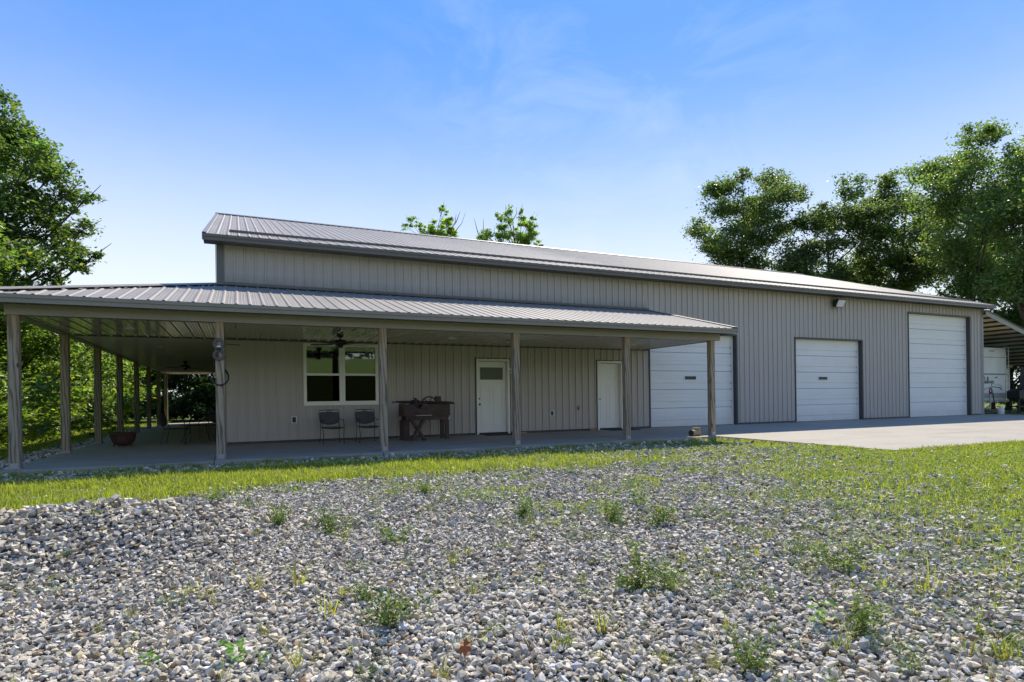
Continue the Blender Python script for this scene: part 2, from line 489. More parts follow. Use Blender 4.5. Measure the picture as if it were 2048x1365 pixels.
def tinted(name, rough=0.6, transl=0.0, spec=0.3, rnd=False):
    m, t, b, out = new_mat(name)
    a = nn(t, 'ShaderNodeAttribute', attribute_name='tint')
    col = a.outputs['Color']
    b.inputs['Roughness'].default_value = rough
    b.inputs['Specular IOR Level'].default_value = spec
    t.links.new(col, b.inputs['Base Color'])
    if transl:
        tr = nn(t, 'ShaderNodeBsdfTranslucent')
        g = nn(t, 'ShaderNodeMix', data_type='RGBA', blend_type='MULTIPLY')
        g.inputs['Factor'].default_value = 1.0
        g.inputs['B'].default_value = (1.75, 1.9, 0.75, 1)
        t.links.new(col, g.inputs['A'])
        t.links.new(g.outputs['Result'], tr.inputs['Color'])
        mx = nn(t, 'ShaderNodeMixShader'); mx.inputs[0].default_value = transl
        t.links.new(b.outputs[0], mx.inputs[1]); t.links.new(tr.outputs[0], mx.inputs[2])
        t.links.new(mx.outputs[0], out.inputs[0])
    return m
M['leaf'] = tinted('foliage', 0.4, 0.55, 0.45)
M['grass'] = tinted('grass_blades', 0.55, 0.42, 0.3)
m, t, b, out = new_mat('crushed_limestone'); M['stone'] = m
a = nn(t, 'ShaderNodeAttribute', attribute_name='tint')
b.inputs['Roughness'].default_value = 0.82; b.inputs['Specular IOR Level'].default_value = 0.25
fz = noise(t, pos(t), 70, 4, 0.65)
t.links.new(mixc(t, 1.0, a.outputs['Color'], ramp(t, fz, [(0.3, (0.72, 0.7, 0.68)), (0.7, (1.1, 1.09, 1.08))]), 'MULTIPLY'), b.inputs['Base Color'])
bump(t, b, noise(t, pos(t), 120, 3), 0.35, 0.004)
m, t, b, out = new_mat('loose_stone'); M['stone1'] = m
oi = nn(t, 'ShaderNodeObjectInfo')
b.inputs['Roughness'].default_value = 0.82; b.inputs['Specular IOR Level'].default_value = 0.25
c = ramp(t, oi.outputs['Random'], [(0.0, (0.30, 0.26, 0.21)), (0.3, (0.47, 0.42, 0.35)), (0.6, (0.54, 0.49, 0.415)), (0.85, (0.57, 0.48, 0.37)), (1.0, (0.66, 0.60, 0.51))])
t.links.new(mixc(t, 1.0, c, ramp(t, noise(t, pos(t), 70, 4, 0.65), [(0.3, (0.72, 0.7, 0.68)), (0.7, (1.1, 1.09, 1.08))]), 'MULTIPLY'), b.inputs['Base Color'])
bump(t, b, noise(t, pos(t), 120, 3), 0.35, 0.004)

# window glass: dark clear pane with mirror reflection by angle
def glass(name, tint, refl=1.5):
    m = bpy.data.materials.new(name); m.use_nodes = True
    t = m.node_tree; t.nodes.clear()
    out = nn(t, 'ShaderNodeOutputMaterial')
    tr = nn(t, 'ShaderNodeBsdfTransparent'); tr.inputs[0].default_value = (*tint, 1)
    gl = nn(t, 'ShaderNodeBsdfGlossy'); gl.inputs['Roughness'].default_value = 0.02
    gl.inputs['Color'].default_value = (0.85, 0.9, 0.88, 1)
    fr = nn(t, 'ShaderNodeFresnel'); fr.inputs['IOR'].default_value = refl
    nb = nn(t, 'ShaderNodeBump'); nb.inputs['Strength'].default_value = 0.05; nb.inputs['Distance'].default_value = 0.02
    t.links.new(noise(t, pos(t), 1.6, 1), nb.inputs['Height'])
    t.links.new(nb.outputs[0], gl.inputs['Normal'])
    mx = nn(t, 'ShaderNodeMixShader')
    t.links.new(fr.outputs[0], mx.inputs[0]); t.links.new(tr.outputs[0], mx.inputs[1]); t.links.new(gl.outputs[0], mx.inputs[2])
    t.links.new(mx.outputs[0], out.inputs[0])
    return m
M['glass'] = glass('window_glass', (0.4, 0.43, 0.41), 2.4)
M['screen'] = simple('insect_screen', (0.028, 0.029, 0.026), (0.02, 0.02, 0.018), rough=0.35, spec=0.5)
M['doorglass'] = simple('frosted_door_glass', (0.085, 0.09, 0.075), (0.07, 0.075, 0.062), rough=0.25)

# ------------------------------------------------------------------ ground
def sstep(a, b, x):
    k = np.clip((x - a) / (b - a), 0, 1)
    return k * k * (3 - 2 * k)
_rng = np.random.default_rng(3)
_ph = _rng.uniform(0, 6.28, (7, 2)); _fr = _rng.uniform(0.5, 3.2, (7, 2))
def wob(x, y):
    r = 0
    for i in range(7):
        r = r + np.sin(x * _fr[i, 0] + _ph[i, 0] + 1.3 * np.sin(y * _fr[i, 1] * 0.7)) * np.sin(y * _fr[i, 1] + _ph[i, 1])
    return r / 3.0
def gz(x, y):
    x = np.asarray(x, float); y = np.asarray(y, float)
    z = -0.135 + 0.012 * wob(x, y)
    # loose gravel heap on the left
    sx = sstep(0.95, -0.35, x + 0.18 * np.sin(y * 2.1)) * sstep(-6.5, -3.5, x)
    yc = -10.15
    prof = np.where(y < yc, sstep(-11.25, yc, y), sstep(-8.9, yc - 0.1, y))
    z = z + 0.34 * sx * prof * (1 + 0.09 * wob(x * 1.7, y * 1.7))
    # lawn rising behind the camera
    z = z + 13.0 * sstep(-25, -170, y)
    # fall away gently past the woods edge
    z = z + 0.25 * sstep(-5, -14, x) * sstep(-6, 4, y)
    return z
def interp_lo(x):
    return np.interp(x, [-6, -1.74, -.74, .25, 1.83, 4.06, 5.73, 7.58, 9.0], [-8.2, -8.24, -8.49, -7.37, -7.08, -7.27, -7.5, -7.8, -8.6])
def grassy(x, y):
    x = np.asarray(x, float); y = np.asarray(y, float)
    w = wob(x * 1.1 + 5, y * 1.1)
    w2 = wob(x * 2.7 + 1, y * 2.7 + 4)
    lo = interp_lo(x) + 0.28 * w + 0.12 * w2
    w4 = wob(x * 5.3 + 7, y * 5.3 + 3)
    strip = sstep(lo - 0.9, lo + 0.75, y + 0.35 * w4) * np.where(y > -4.95 + 0.1 * w2, 0.42 + 0.16 * w2, 1.0) 
    strip = strip * np.where(x > 4.5, np.clip(1 - (x - 4.5) * 0.14 + 0.35 * w2, 0.3, 1), 1)
    strip = strip * np.clip(0.85 + 0.35 * w2 + 0.25 * w + .25 * w4, 0.2, 1)
    # right-hand lawn edge, thinning towards the camera
    d = (x - np.interp(y, [-15, -13.2, -11.4, -8.85, -7], [2.2, 2.9, 4.3, 6.2, 8.0]))
    w3 = wob(x * 6.1 + 2, y * 6.1 + 1)
    right = sstep(-1.6, 4.5, d + 1.0 * w + 0.7 * w2 + .7 * w3) * np.clip(.74 + .06 * d + .3 * w3, .25, 1)
    # sparse patches over the middle gravel
    mid = 0.7 * sstep(-0.05, 0.85, w + 0.6 * w2 + .4 * w4) * sstep(.6, 3.4, x) * sstep(-13.6, -12.0, y)
    g = np.maximum(np.maximum(strip, right), mid)
    # around the side of the porch
    side = np.where((x < -3.0) & (y > -4.6), sstep(-3.75 + 0.15 * w2, -4.15 + 0.15 * w2, x), 0)
    g = np.where((x < -3.0) & (y > -4.6), np.maximum(side, 0.15 * (w2 > 0.3)), g)
    far = (y < -17) | (y > 20) | (x > 20) | (x < -8)
    return np.clip(np.where(far, 1.0, g), 0, 1)

def axis(lo, hi, step, far):
    a = np.arange(lo, hi, step)
    k, d = [], step
    p = hi
    while p < far:
        d *= 1.22; p += d; k.append(p)
    q, d, p = [], step, lo
    while p > -far:
        d *= 1.22; p -= d; q.append(p)
    return np.array(q[::-1] + list(a) + k)
gx, gy = axis(-5, 15, 0.17, 900), axis(-15.4, -3.4, 0.17, 900)
X, Y = np.meshgrid(gx, gy)
V = np.stack([X, Y, gz(X, Y)], -1).reshape(-1, 3)
nx, ny = len(gx), len(gy)
ii = (np.arange(ny - 1)[:, None] * nx + np.arange(nx - 1)[None, :]).ravel()
F = np.stack([ii, ii + 1, ii + nx + 1, ii + nx], 1)
ground = np_mesh('ground', V, [F], M['ground'], kind='structure')
ga = ground.data.attributes.new('grassy', 'FLOAT', 'POINT')
ga.data.foreach_set('value', grassy(X, Y).astype(np.float32).ravel())
ground.data.polygons.foreach_set('use_smooth', [True] * len(ground.data.polygons))
tag(ground, 'gravel yard with grass around the grey barn')

def slab_z(x, y):
    return min(0.013 * min(y, 0), 0.012 * min(x, 0))
def slab(name, quads, label):
    mb = MB()
    for q in quads:
        top = [(x, y, slab_z(x, y)) for x, y in q]
        mb.prism([(p[0], p[1], -0.35) for p in top], (0, 0, 0.2))
        n = len(mb.v)
        k = len(top)
        for i in range(k):
            mb.v[n - k + i] = top[i]
    o = mb.build(name, M['concrete'], bevel=0.012)
    return tag(o, label, kind='structure')
J = 0.006
pq = []
px_ = [-3.08, 0.0, 3.05, 6.1, 9.15, 11.8]
for a, b in zip(px_[:-1], px_[1:]):
    pq.append([(a + (J if a > -3 else 0), -3.72), (b - J, -3.72), (b - J, 0.3 if a >= 0 else 0.0 - J), (a + (J if a > -3 else 0), 0.3 if a >= 0 else 0.0 - J)])
for k in range(6):
    pq.append([(-3.08, k * 3.27 + J), (0, k * 3.27 + J), (0, (k + 1) * 3.27 - J), (-3.08, (k + 1) * 3.27 - J)])
slab('porch_slab', pq, 'pale concrete porch slab in the shade of the porch roof')
aq = [[(11.806, -3.85), (11.806 + .294 * .5, -6.0), (17.3 - J, -6.0), (17.3 - J, 0.3), (11.806, 0.3)], [(11.806 + .294 * .5 + .001, -6.0 - 2 * J), (12.1, -8.16), (17.3 - J, -8.16), (17.3 - J, -6.0 - 2 * J)]]
for a, b in ((17.3, 22.8), (22.8, 28.3), (28.3, 32.0)):
    aq += [[(a + J, -6.0), (b - J, -6.0), (b - J, 0.3), (a + J, 0.3)], [(a + J, -8.16), (b - J, -8.16), (b - J, -6.0 - 2 * J), (a + J, -6.0 - 2 * J)]]
slab('concrete_apron', aq, 'sunlit concrete apron in front of the overhead doors')

# ------------------------------------------------------------------ ribbed steel sheets
PITCH = 0.2286
def rib_pts(u0, u1, off=0.0, h=0.033):
    """sample points (u, height) of the rib profile between u0 and u1"""
    k1, k2 = (0.020, 0.014) if h > 0.02 else (0.036, 0.012)
    prof = [(-k1, 0), (-k2, h), (k2, h), (k1, 0), (0.078, 0), (0.084, h * .16), (0.094, h * .16), (0.10, 0), (0.128, 0), (0.134, h * .16), (0.144, h * .16), (0.15, 0)]
    pts = []
    k = int(math.floor((u0 - off) / PITCH)) - 1
    while off + k * PITCH < u1 + PITCH:
        pts += [(off + k * PITCH + a, b) for a, b in prof]
        k += 1
    us = [p[0] for p in pts]; hs = [p[1] for p in pts]
    out = [(u0, float(np.interp(u0, us, hs)))] + [p for p in pts if u0 + 1e-4 < p[0] < u1 - 1e-4] + [(u1, float(np.interp(u1, us, hs)))]
    return out
def add_sheet(mb, u0, u1, fmap, vr, brk=(), off=0.0, h=0.033):
    pts = rib_pts(u0, u1, off, h)
    us = [p[0] for p in pts]; hs = [p[1] for p in pts]
    for c in brk:
        if u0 < c < u1: pts.append((c, float(np.interp(c, us, hs))))
    pts.sort()
    for (ua, ha), (ub, hb) in zip(pts[:-1], pts[1:]):
        if ub - ua < 1e-5: continue
        um = (ua + ub) / 2
        for k, (fa, fb) in enumerate(vr(um)):
            mb.poly([fmap(ua, fa(ua), ha), fmap(ub, fa(ub), hb), fmap(ub, fb(ub), hb), fmap(ua, fb(ua), ha)])
def const(v): return lambda u: v

barn = empty('barn', (0, 0, 0), label='long grey metal-sided barn with wraparound porch and three white overhead doors', cat='barn')
OPEN = [(1.885, 3.745, 0.89, 2.455), (6.49, 7.51, -1, 2.135), (10.48, 11.42, -1, 2.128),
        (12.49, 16.2, -1, 3.085), (19.08, 22.76, -1, 3.085), (25.66, 29.94, -1, 4.335)]
WL, WR, WTOP = 0.0, 30.9, 4.76
brk = sorted({v for o in OPEN for v in o[:2]})
def wall_vr(u):
    for a, b, z0, z1 in OPEN:
        if a < u < b:
            r = [(const(z1), const(WTOP))]
            if z0 > 0: r.append((const(0.0), const(z0)))
            return r
    return [(const(0.0), const(WTOP))]
u = WL + 0.1
while u < WR - 0.05:
    e = min(u + 0.9144, WR - 0.08)
    for part in (0, 1):
        mb = MB()
        add_sheet(mb, u, e, lambda a, v, h: (a, -h, v), lambda q: wall_vr(q)[part:part + 1], brk, off=0.13)
        if mb.f: mb.build('wall_panel', M['siding'], barn)
    u += 0.9144
# other walls
EY, EZ, RY, RZ = -0.45, 4.865, 9.6, 8.17      # eave and ridge of the main roof
SL = (RZ - EZ) / (RY - EY)
BY = 2 * RY                                   # rear wall
def gable(y): return EZ + SL * (min(y, 2 * RY - y) - EY) - 0.12
for nm, xx, sg in (('left_wall', 0.012, -1), ('right_wall', 30.888, 1)):
    mb = MB()
    add_sheet(mb, 0.02, BY, lambda a, v, h, xx=xx, sg=sg: (xx + sg * h, a, v), lambda u: [(const(0.0), gable)], (RY,))
    mb.build(nm, M['siding'], barn)
mb = MB(); add_sheet(mb, 0.0, 30.9, lambda a, v, h: (a, BY + h, v), lambda u: [(const(0.0), const(4.75))]); mb.build('rear_wall', M['siding'], barn)
MB().box(0.05, 30.85, 0.32, BY - 0.05, -0.1, -0.004).build('floor', M['inside'], barn)
MB().box(-0.025, 0.135, -0.044, -0.0345, 0, 4.725).box(-0.044, -0.0345, -0.0345, 0.14, 0, 4.80).build('corner_trim', M['trim'], barn)
MB().box(30.78, 30.925, -0.044, -0.0345, 0, 4.725).box(30.918, 30.926, -0.0345, 0.14, 0, 4.80).build('corner_trim', M['fascia'], barn)
xs = [0.14] + [v for o in OPEN[1:] for v in o[:2]] + [30.78]
for i in range(0, len(xs), 2):
    MB().box(xs[i] + 0.01, xs[i + 1] - 0.06, -0.042, -0.0345, 0.0, 0.055).build('base_trim', M['jambdark'], barn)

# main roof
RX0, RX1 = -0.29, 31.08
def rmap(x, s, h): return (x, EY + s * (RY - EY), EZ + s * (RZ - EZ) + h)
u = RX0
while u < RX1 - 0.03:
    e = min(u + 0.9144, RX1)
    mb = MB(); add_sheet(mb, u, e, rmap, lambda q: [(const(-0.004), const(1.0))], off=RX0 + 0.06, h=0.017)
    mb.build('roof_panel', M['roof'], barn)
    u += 0.9144
mb = MB(); add_sheet(mb, RX0, RX1, lambda x, s, h: (x, 2 * RY - EY - s * (RY - EY), EZ + s * (RZ - EZ) + h), lambda q: [(const(0.0), const(1.0))], h=0.017)
mb.build('rear_roof', M['roof'], barn)
MB().prism([(RX0 - .02, RY - .18, RZ - .03), (RX0 - .02, RY - .18, RZ - .022 + .0), (RX0 - .02, RY, RZ + 0.06), (RX0 - .02, RY + .18, RZ - .022), (RX0 - .02, RY + .18, RZ - .03), (RX0 - .02, RY, RZ + .045)], (RX1 - RX0 + .04, 0, 0)).build('ridge_cap', M['trim'], barn)
MB().box(RX0, RX1, EY - 0.014, EY + 0.02, 4.715, EZ - 0.055).box(RX0 - .004, RX1 + .004, EY - 0.036, EY + 0.0, EZ - 0.07, EZ - 0.006).build('eave_fascia', M['trim'], barn)
mb = MB().box(RX0 + .01, RX1 - .01, EY + 0.021, 0.03, 4.735, 4.757)
k = RX0 + .1
while k < RX1 - .1:
    mb.box(k, k + 0.012, EY + 0.03, -0.03, 4.727, 4.7345); k += 0.1016
mb.build('eave_soffit', M['trim'], barn)
for xx, w in ((RX0, 1), (RX1, -1)):
    mb = MB()
    for y0, z0, y1, z1 in ((EY, EZ, RY, RZ), (RY, RZ, 2 * RY - EY, EZ)):
        mb.prism([(xx, y0, z0 - .15), (xx, y1, z1 - .15), (xx, y1, z1 + .024), (xx, y0, z0 + .024)], (-0.012 * w, 0, 0))
        mb.prism([(xx, y0, z0 + .0245), (xx, y1, z1 + .0245), (xx, y1, z1 + .030), (xx, y0, z0 + .030)], (0.09 * w, 0, 0))
    mb.build('rake_trim', M['fascia'], barn)
gyy = 0.42
gzz = EZ + SL * (gyy - EY)
MB().box(0.25, RX1 - 0.15, gyy - 0.03, gyy + .03, gzz + 0.0175, gzz + 0.024).box(0.25, RX1 - 0.15, gyy - 0.006, gyy + .006, gzz + 0.0245, gzz + 0.075).build('snow_guard', M['trim'], barn)

# ------------------------------------------------------------------ porch
PW, PE, PEY, PEX = 3.775, 2.785, -3.75, -3.34      # roof height at wall and eave, eave lines
PR = 12.47
LYE = 19.75
def pz(y): return PE + (PW - PE) * (y - PEY) / (0 - PEY)
def hip(x): return x / PEX * PEY if x < 0 else -0.03
u = PEX
first = True
while u < PR - 0.03:
    e = min(u + 0.9144, PR)
    mb = MB()
    add_sheet(mb, u, e, lambda x, y, h: (x, y, pz(y) + h), lambda q: [(const(PEY - 0.04), hip)] , (0.0,), off=PEX + 0.08, h=0.018)
    mb.build('porch_roof_panel', M['roof'], barn)
    u += 0.9144
def lz(x): return PE + (PW - PE) * (x - PEX) / (0 - PEX)
def hip2(y): return y / PEY * PEX if y < 0 else -0.03
u = PEY
while u < LYE - .03:
    e = min(u + 0.9144, LYE)
    mb = MB()
    add_sheet(mb, u, e, lambda y, x, h: (x, y, lz(x) + h), lambda q: [(const(PEX - 0.04), hip2)], (0.0,))
    mb.build('side_roof_panel', M['roof'], barn)
    u += 0.9144
# hip cap
hd = Vector((PEX, PEY, PE - PW)); hn = Vector((-PEY, PEX, 0)).normalized()
A, B = Vector((0, 0, PW + .055)), Vector((PEX - .02, PEY - .02, PE + .055))
mb = MB()
for s in (1, -1):
    d = hn * s * 0.16 + Vector((0, 0, -0.045))
    mb.prism([A, B, B + d, A + d], (0, 0, 0.006))
mb.build('hip_cap', M['roof'], barn)
MB().prism([(0.0, -0.0225, PW + .085), (0.0, -0.04, PW + .085), (0.0, -0.04, PW + .03), (0.0, -0.16, PW - .006), (0.0, -0.16, PW - .012), (0.0, -0.0225, PW + .018)], (PR, 0, 0)).build('wall_flashing', M['trim'], barn)
mb = MB()
mb.prism([(PR, PEY - .03, PE + .03), (PR, -0.03, PW + .025), (PR, -0.03, PW + .032), (PR, PEY - .03, PE + .037)], (-0.16, 0, 0))
mb.prism([(PR + .001, PEY - .03, PE - .12), (PR + .001, -0.03, PW - .11), (PR + .001, -0.03, PW + .032), (PR + .001, PEY - .03, PE + .037)], (0.012, 0, 0))
mb.build('rake_flashing', M['roof'], barn)
mb = MB().prism([(PR - .02, PEY + .02, 2.66), (PR - .02, -0.03, 2.53), (PR - .02, -0.03, PW - .12), (PR - .02, PEY + .02, PE - .03)], (-0.01, 0, 0))
mb.build('gable_infill', M['fascia'], barn)
# fascia boards
MB().box(PEX, PR, PEY - .012, PEY + .02, 2.642, PE - .052).box(PEX - .03, PR + .014, PEY - .034, PEY + .0, PE - .068, PE - .006).build('porch_fascia', M['fascia'], barn)
MB().box(PEX - .012, PEX + .02, PEY + .021, LYE, 2.642, PE - .052).box(PEX - .034, PEX, PEY + .001, LYE, PE - .068, PE - .006).build('porch_fascia', M['fascia'], barn)
mb = MB().box(PEX + .021, PR - .04, PEY + .021, -3.445, 2.66, 2.672).box(PEX + .021, -3.05, -3.444, LYE, 2.66, 2.672)
k = PEX + .05
while k < PR - .1:
    mb.box(k, k + 0.016, PEY + 0.03, -3.46, 2.650, 2.6595); k += 0.1016
mb.build('eave_soffit', M['trim'], barn)
MB().box(-3.045, 12.19, -3.44, -3.26, 2.483, 2.70).build('beam', M['beamwrap'], barn, bevel=0.008)
MB().box(-3.03, -2.85, -3.258, 19.3, 2.483, 2.70).build('beam', M['beamwrap'], barn, bevel=0.008)
# posts
PS = 0.076
posts = [(x, -3.35) for x in (-2.94, .108, 3.137, 6.17, 9.2, 11.94)] + [(-2.94, y) for y in (-.19, 3.05, 6.23, 9.58, 12.8, 16.1, 19.1)]
for i, (x, y) in enumerate(posts):
    zb = slab_z(x, y)
    c = PS - 0.012
    oct8 = [(-PS, -c), (-c, -PS), (c, -PS), (PS, -c), (PS, c), (c, PS), (-c, PS), (-PS, c)]
    z0 = zb + 0.012
    o = MB().prism([(a, bb, z0) for a, bb in oct8], (0, 0, 2.482 - z0)).build('post', M['post'], barn)
    o.location = (x, y, 0)
    random.seed(i)
    o.rotation_euler = (0, 0, random.uniform(-.02, .02))
    mb = MB().box(-.085, .085, -.085, .085, zb - 0.004, zb + 0.010)
    if i < 6:
        mb.box(-.05, .05, -.081, -.077, zb + .0105, zb + .09).box(-.081, -.077, -.05, .05, zb + .0105, zb + .09).box(.077, .081, -.05, .05, zb + .0105, zb + .09)
    else:
        mb = MB().box(-.088, .088, -.088, .088, zb - .004, zb + .065)
    b2 = mb.build('post_base', M['steel'] if i < 6 else M['concrete'], o)
# porch ceiling
CZ = 2.512
u = -2.85
while u < 12.17:
    e = min(u + 0.9144, 12.19)
    mb = MB(); add_sheet(mb, u, e, lambda x, y, h: (x, y, CZ - h), lambda q: [(const(-3.262), const(-0.037))], off=-2.8, h=0.018)
    mb.build('ceiling_panel', M['ceiling'], barn)
    u += 0.9144
u = 0.03
while u < 19.4:
    e = min(u + 0.9144, 19.6)
    mb = MB(); add_sheet(mb, u, e, lambda y, x, h: (x, y, CZ - h), lambda q: [(const(-2.852), const(-0.037))], off=0.1, h=0.018)
    mb.build('ceiling_panel', M['ceiling'], barn)
    u += 0.9144
MB().box(-2.85, 0.0, -0.03, 0.03, CZ - .022, CZ + .012).box(0.0, 12.46, -0.05, -0.0205, CZ - .03, CZ + .012).box(12.1905, 12.215, -3.26, -0.05, CZ - .02, 2.66).build('ceiling_trim', M['jambdark'], barn)
for x, y in ((-1.55, -1.66), (1.9, -1.0), (5.2, -1.78), (10.64, -1.69), (-1.47, 2.59), (-1.4, 16.37)):
    o = MB().lathe([(0.0, CZ - .0225), (0.062, CZ - .0225), (0.068, CZ - .028), (0.098, CZ - .026), (0.102, CZ - .018), (0.102, CZ)], 24, (x, y, 0)).build('recessed_light', M['lens'], barn, smooth=True)

# ------------------------------------------------------------------ overhead doors
def garage(x0, x1, ztop, nsec, slot):
    yd = 0.15
    g = MB().box(x0 + .002, x1 - .002, yd + .05, yd + .08, -0.02, ztop + .1).build('garage_door', M['inside'], barn)
    hgt = ztop / nsec
    for i in range(nsec):
        z0, z1 = i * hgt + 0.004, (i + 1) * hgt - 0.004
        mb = MB()
        # cross-section of one section: two flat fields with a shallow step and pressed pinstripes
        zs = [z0, z0 + .006, z0 + hgt * .33 - .005, z0 + hgt * .33 - .003, z0 + hgt * .33 + .009, z0 + hgt * .33 + .014]
        ys = [yd + .012, yd, yd, yd + .022, yd + .022, yd]
        q = z0 + hgt * .33 + .014
        n = 3
        stp = (z1 - .01 - q) / n
        for k in range(1, n):
            zs += [q + stp * k - .006, q + stp * k, q + stp * k + .006]
            ys += [yd, yd + .006, yd]
        zs += [z1 - .008, z1]; ys += [yd, yd + .012]
        for a in range(len(zs) - 1):
            mb.poly([(x0 + .004, ys[a], zs[a]), (x1 - .1, ys[a], zs[a]), (x1 - .1, ys[a + 1], zs[a + 1]), (x0 + .004, ys[a + 1], zs[a + 1])])
        mb.build('door_section', M['doorwhite'], g)
        if i:
            for dz in (0.0, hgt * .33):
                MB().box(x1 - .14, x1 - .112, yd - .012, yd - .0005, z0 + dz - .03, z0 + dz + .03).build('hinge', M['steel'], g)
    MB().box(x1 - .099, x1 - .035, yd - .03, yd + .03, 0, ztop - .06).box(x0 + .004, x1 - .035, yd - .03, yd - .006, ztop - .055, ztop - .004).build('frame', M['white'], g)
    MB().box(x0 + .003, x1 - .1, yd - .01, yd + .03, -0.012, 0.0035).build('bottom_seal', M['rubber'], g)
    if slot:
        xc, zc = slot
        f = MB()
        for a in ((xc - .27, xc + .27, zc - .08, zc - .056), (xc - .27, xc + .27, zc + .056, zc + .08), (xc - .27, xc - .241, zc - .055, zc + .055), (xc + .241, xc + .27, zc - .055, zc + .055)):
            f.box(a[0], a[1], yd - .018, yd - .001, a[2], a[3])
        f.build('window_frame', M['white'], g)
        MB().box(xc - .24, xc + .24, yd - .010, yd - .002, zc - .055, zc + .055).build('window', M['screen'], g)
    # dark metal reveals
    MB().box(x1 - .03, x1 + .035, -0.034, yd + .1, 0.0, ztop).box(x0 - .035, x0 + .0015, -0.034, yd + .1, 0.0, ztop).box(x0 - .035, x1 + .035, -0.034, yd + .1, ztop + .0015, ztop + .05).build('door_jamb', M['jambdark'], g)
    return g
garage(12.49, 16.2, 3.085, 5, (14.28, 1.62))
garage(19.08, 22.76, 3.085, 5, (20.72, 1.62))
garage(25.66, 29.94, 4.335, 7, None)

# ------------------------------------------------------------------ entry doors
def entry(x0, x1, ztop, lite, dead):
    fw = .06
    yd = .10
    d = MB()
    d.box(x0 + fw + .008, x1 - fw - .008, yd, yd + .045, 0.045, ztop - fw - .008)
    door = d.build('door', M['white'], barn, bevel=.003)
    w = x1 - x0 - 2 * fw
    xa, xb = x0 + fw, x1 - fw
    fr = MB().box(x0, x0 + fw, -0.045, yd + .06, 0.0, ztop).box(x1 - fw, x1, -0.045, yd + .06, 0.0, ztop).box(x0 + fw + .001, x1 - fw - .001, -0.045, yd + .06, ztop - fw, ztop)
    fr.build('frame', M['white'], door, bevel=.004)
    MB().box(x0 - .03, x0 - .001, -0.03, 0.01, 0, ztop + .03).box(x1 + .001, x1 + .03, -0.03, 0.01, 0, ztop + .03).box(x0, x1, -0.03, 0.01, ztop + .001, ztop + .03).build('casing', M['jambdark'], door)
    MB().box(xa + .001, xb - .001, -0.03, yd + .05, -0.002, 0.04).build('threshold', M['rubber'], door)
    # moulded panels: sunk rectangles drawn by a raised moulding
    def panel(a, b2, z0, z1):
        mb = MB()
        for q in ((a, b2, z0, z0 + .014), (a, b2, z1 - .014, z1), (a, a + .014, z0 + .0145, z1 - .0145), (b2 - .014, b2, z0 + .0145, z1 - .0145)):
            mb.box(q[0], q[1], yd - .010, yd - .0005, q[2], q[3])
        mb.build('panel_moulding', M['white'], door, bevel=.003)
    c = (xa + xb) / 2
    panel(xa + .12, c - .045, .28, ztop - .76)
    panel(c + .045, xb - .12, .28, ztop - .76)
    if lite:
        panel(xa + .085, xb - .085, ztop - .60, ztop - .22)
        MB().box(xa + .10, xb - .10, yd - .006, yd - .001, ztop - .585, ztop - .235).build('pane', M['doorglass'], door)
    else:
        panel(xa + .12, xb - .12, ztop - .60, ztop - .20)
    zk = 0.95
    kn = MB().lathe([(0.0, -.06), (.026, -.055), (.03, -.04), (.012, -.03), (.012, -.008), (.032, -.006), (.032, 0)], 14).build('knob', M['brass'], door, smooth=True)
    kn.location = (xa + .075, yd - .001, zk - .1 if dead else zk); kn.rotation_euler = (R(-90), 0, 0)
    if dead:
        kn = MB().lathe([(0.0, -.022), (.022, -.02), (.027, -.004), (.027, 0)], 14).build('deadbolt', M['brass'], door, smooth=True)
        kn.location = (xa + .075, yd - .001, zk + .06); kn.rotation_euler = (R(-90), 0, 0)
    return door
entry(6.49, 7.51, 2.135, True, True)
entry(10.48, 11.42, 2.128, False, False)

# ------------------------------------------------------------------ twin window
wx0, wx1, wz0, wz1 = OPEN[0]
fr = .075
xm = (wx0 + wx1) / 2 + .01
mb = MB()
mb.box(wx0, wx1, -0.05, .06, wz0, wz0 + fr).box(wx0, wx1, -0.05, .06, wz1 - fr, wz1)
mb.box(wx0, wx0 + fr, -0.05, .06, wz0 + fr, wz1 - fr).box(wx1 - fr, wx1, -0.05, .06, wz0 + fr, wz1 - fr)
mb.box(xm - .07, xm + .07, -0.05, .06, wz0 + fr, wz1 - fr)
win = mb.build('window', M['white'], barn)
zm = (wz0 + wz1) / 2
for a, b2 in ((wx0 + fr, xm - .07), (xm + .07, wx1 - fr)):
    MB().box(a + .001, b2 - .001, -0.03, .05, zm - .028, zm + .028).box(a + .001, b2 - .001, -0.02, .05, wz0 + fr + .001, wz0 + fr + .03).build('meeting_rail', M['white'], win)
    MB().box(a, b2, 0.005, .011, zm + .029, wz1 - fr - .001).build('pane', M['glass'], win)
    MB().box(a, b2, 0.022, .028, wz0 + fr + .031, zm - .029).build('pane', M['glass'], win)
    MB().box(a, b2, -0.012, -.010, wz0 + fr + .031, zm - .029).build('insect_screen', glass('screen_mesh' , (0.22, 0.22, 0.2), 1.25), win)
# dim room behind the window
MB().box(1.2, 4.6, 2.6, 2.62, 0, 2.7).box(1.2, 1.22, .3, 2.6, 0, 2.7).box(4.58, 4.6, .3, 2.6, 0, 2.7).build('room_wall', M['inside'], barn)

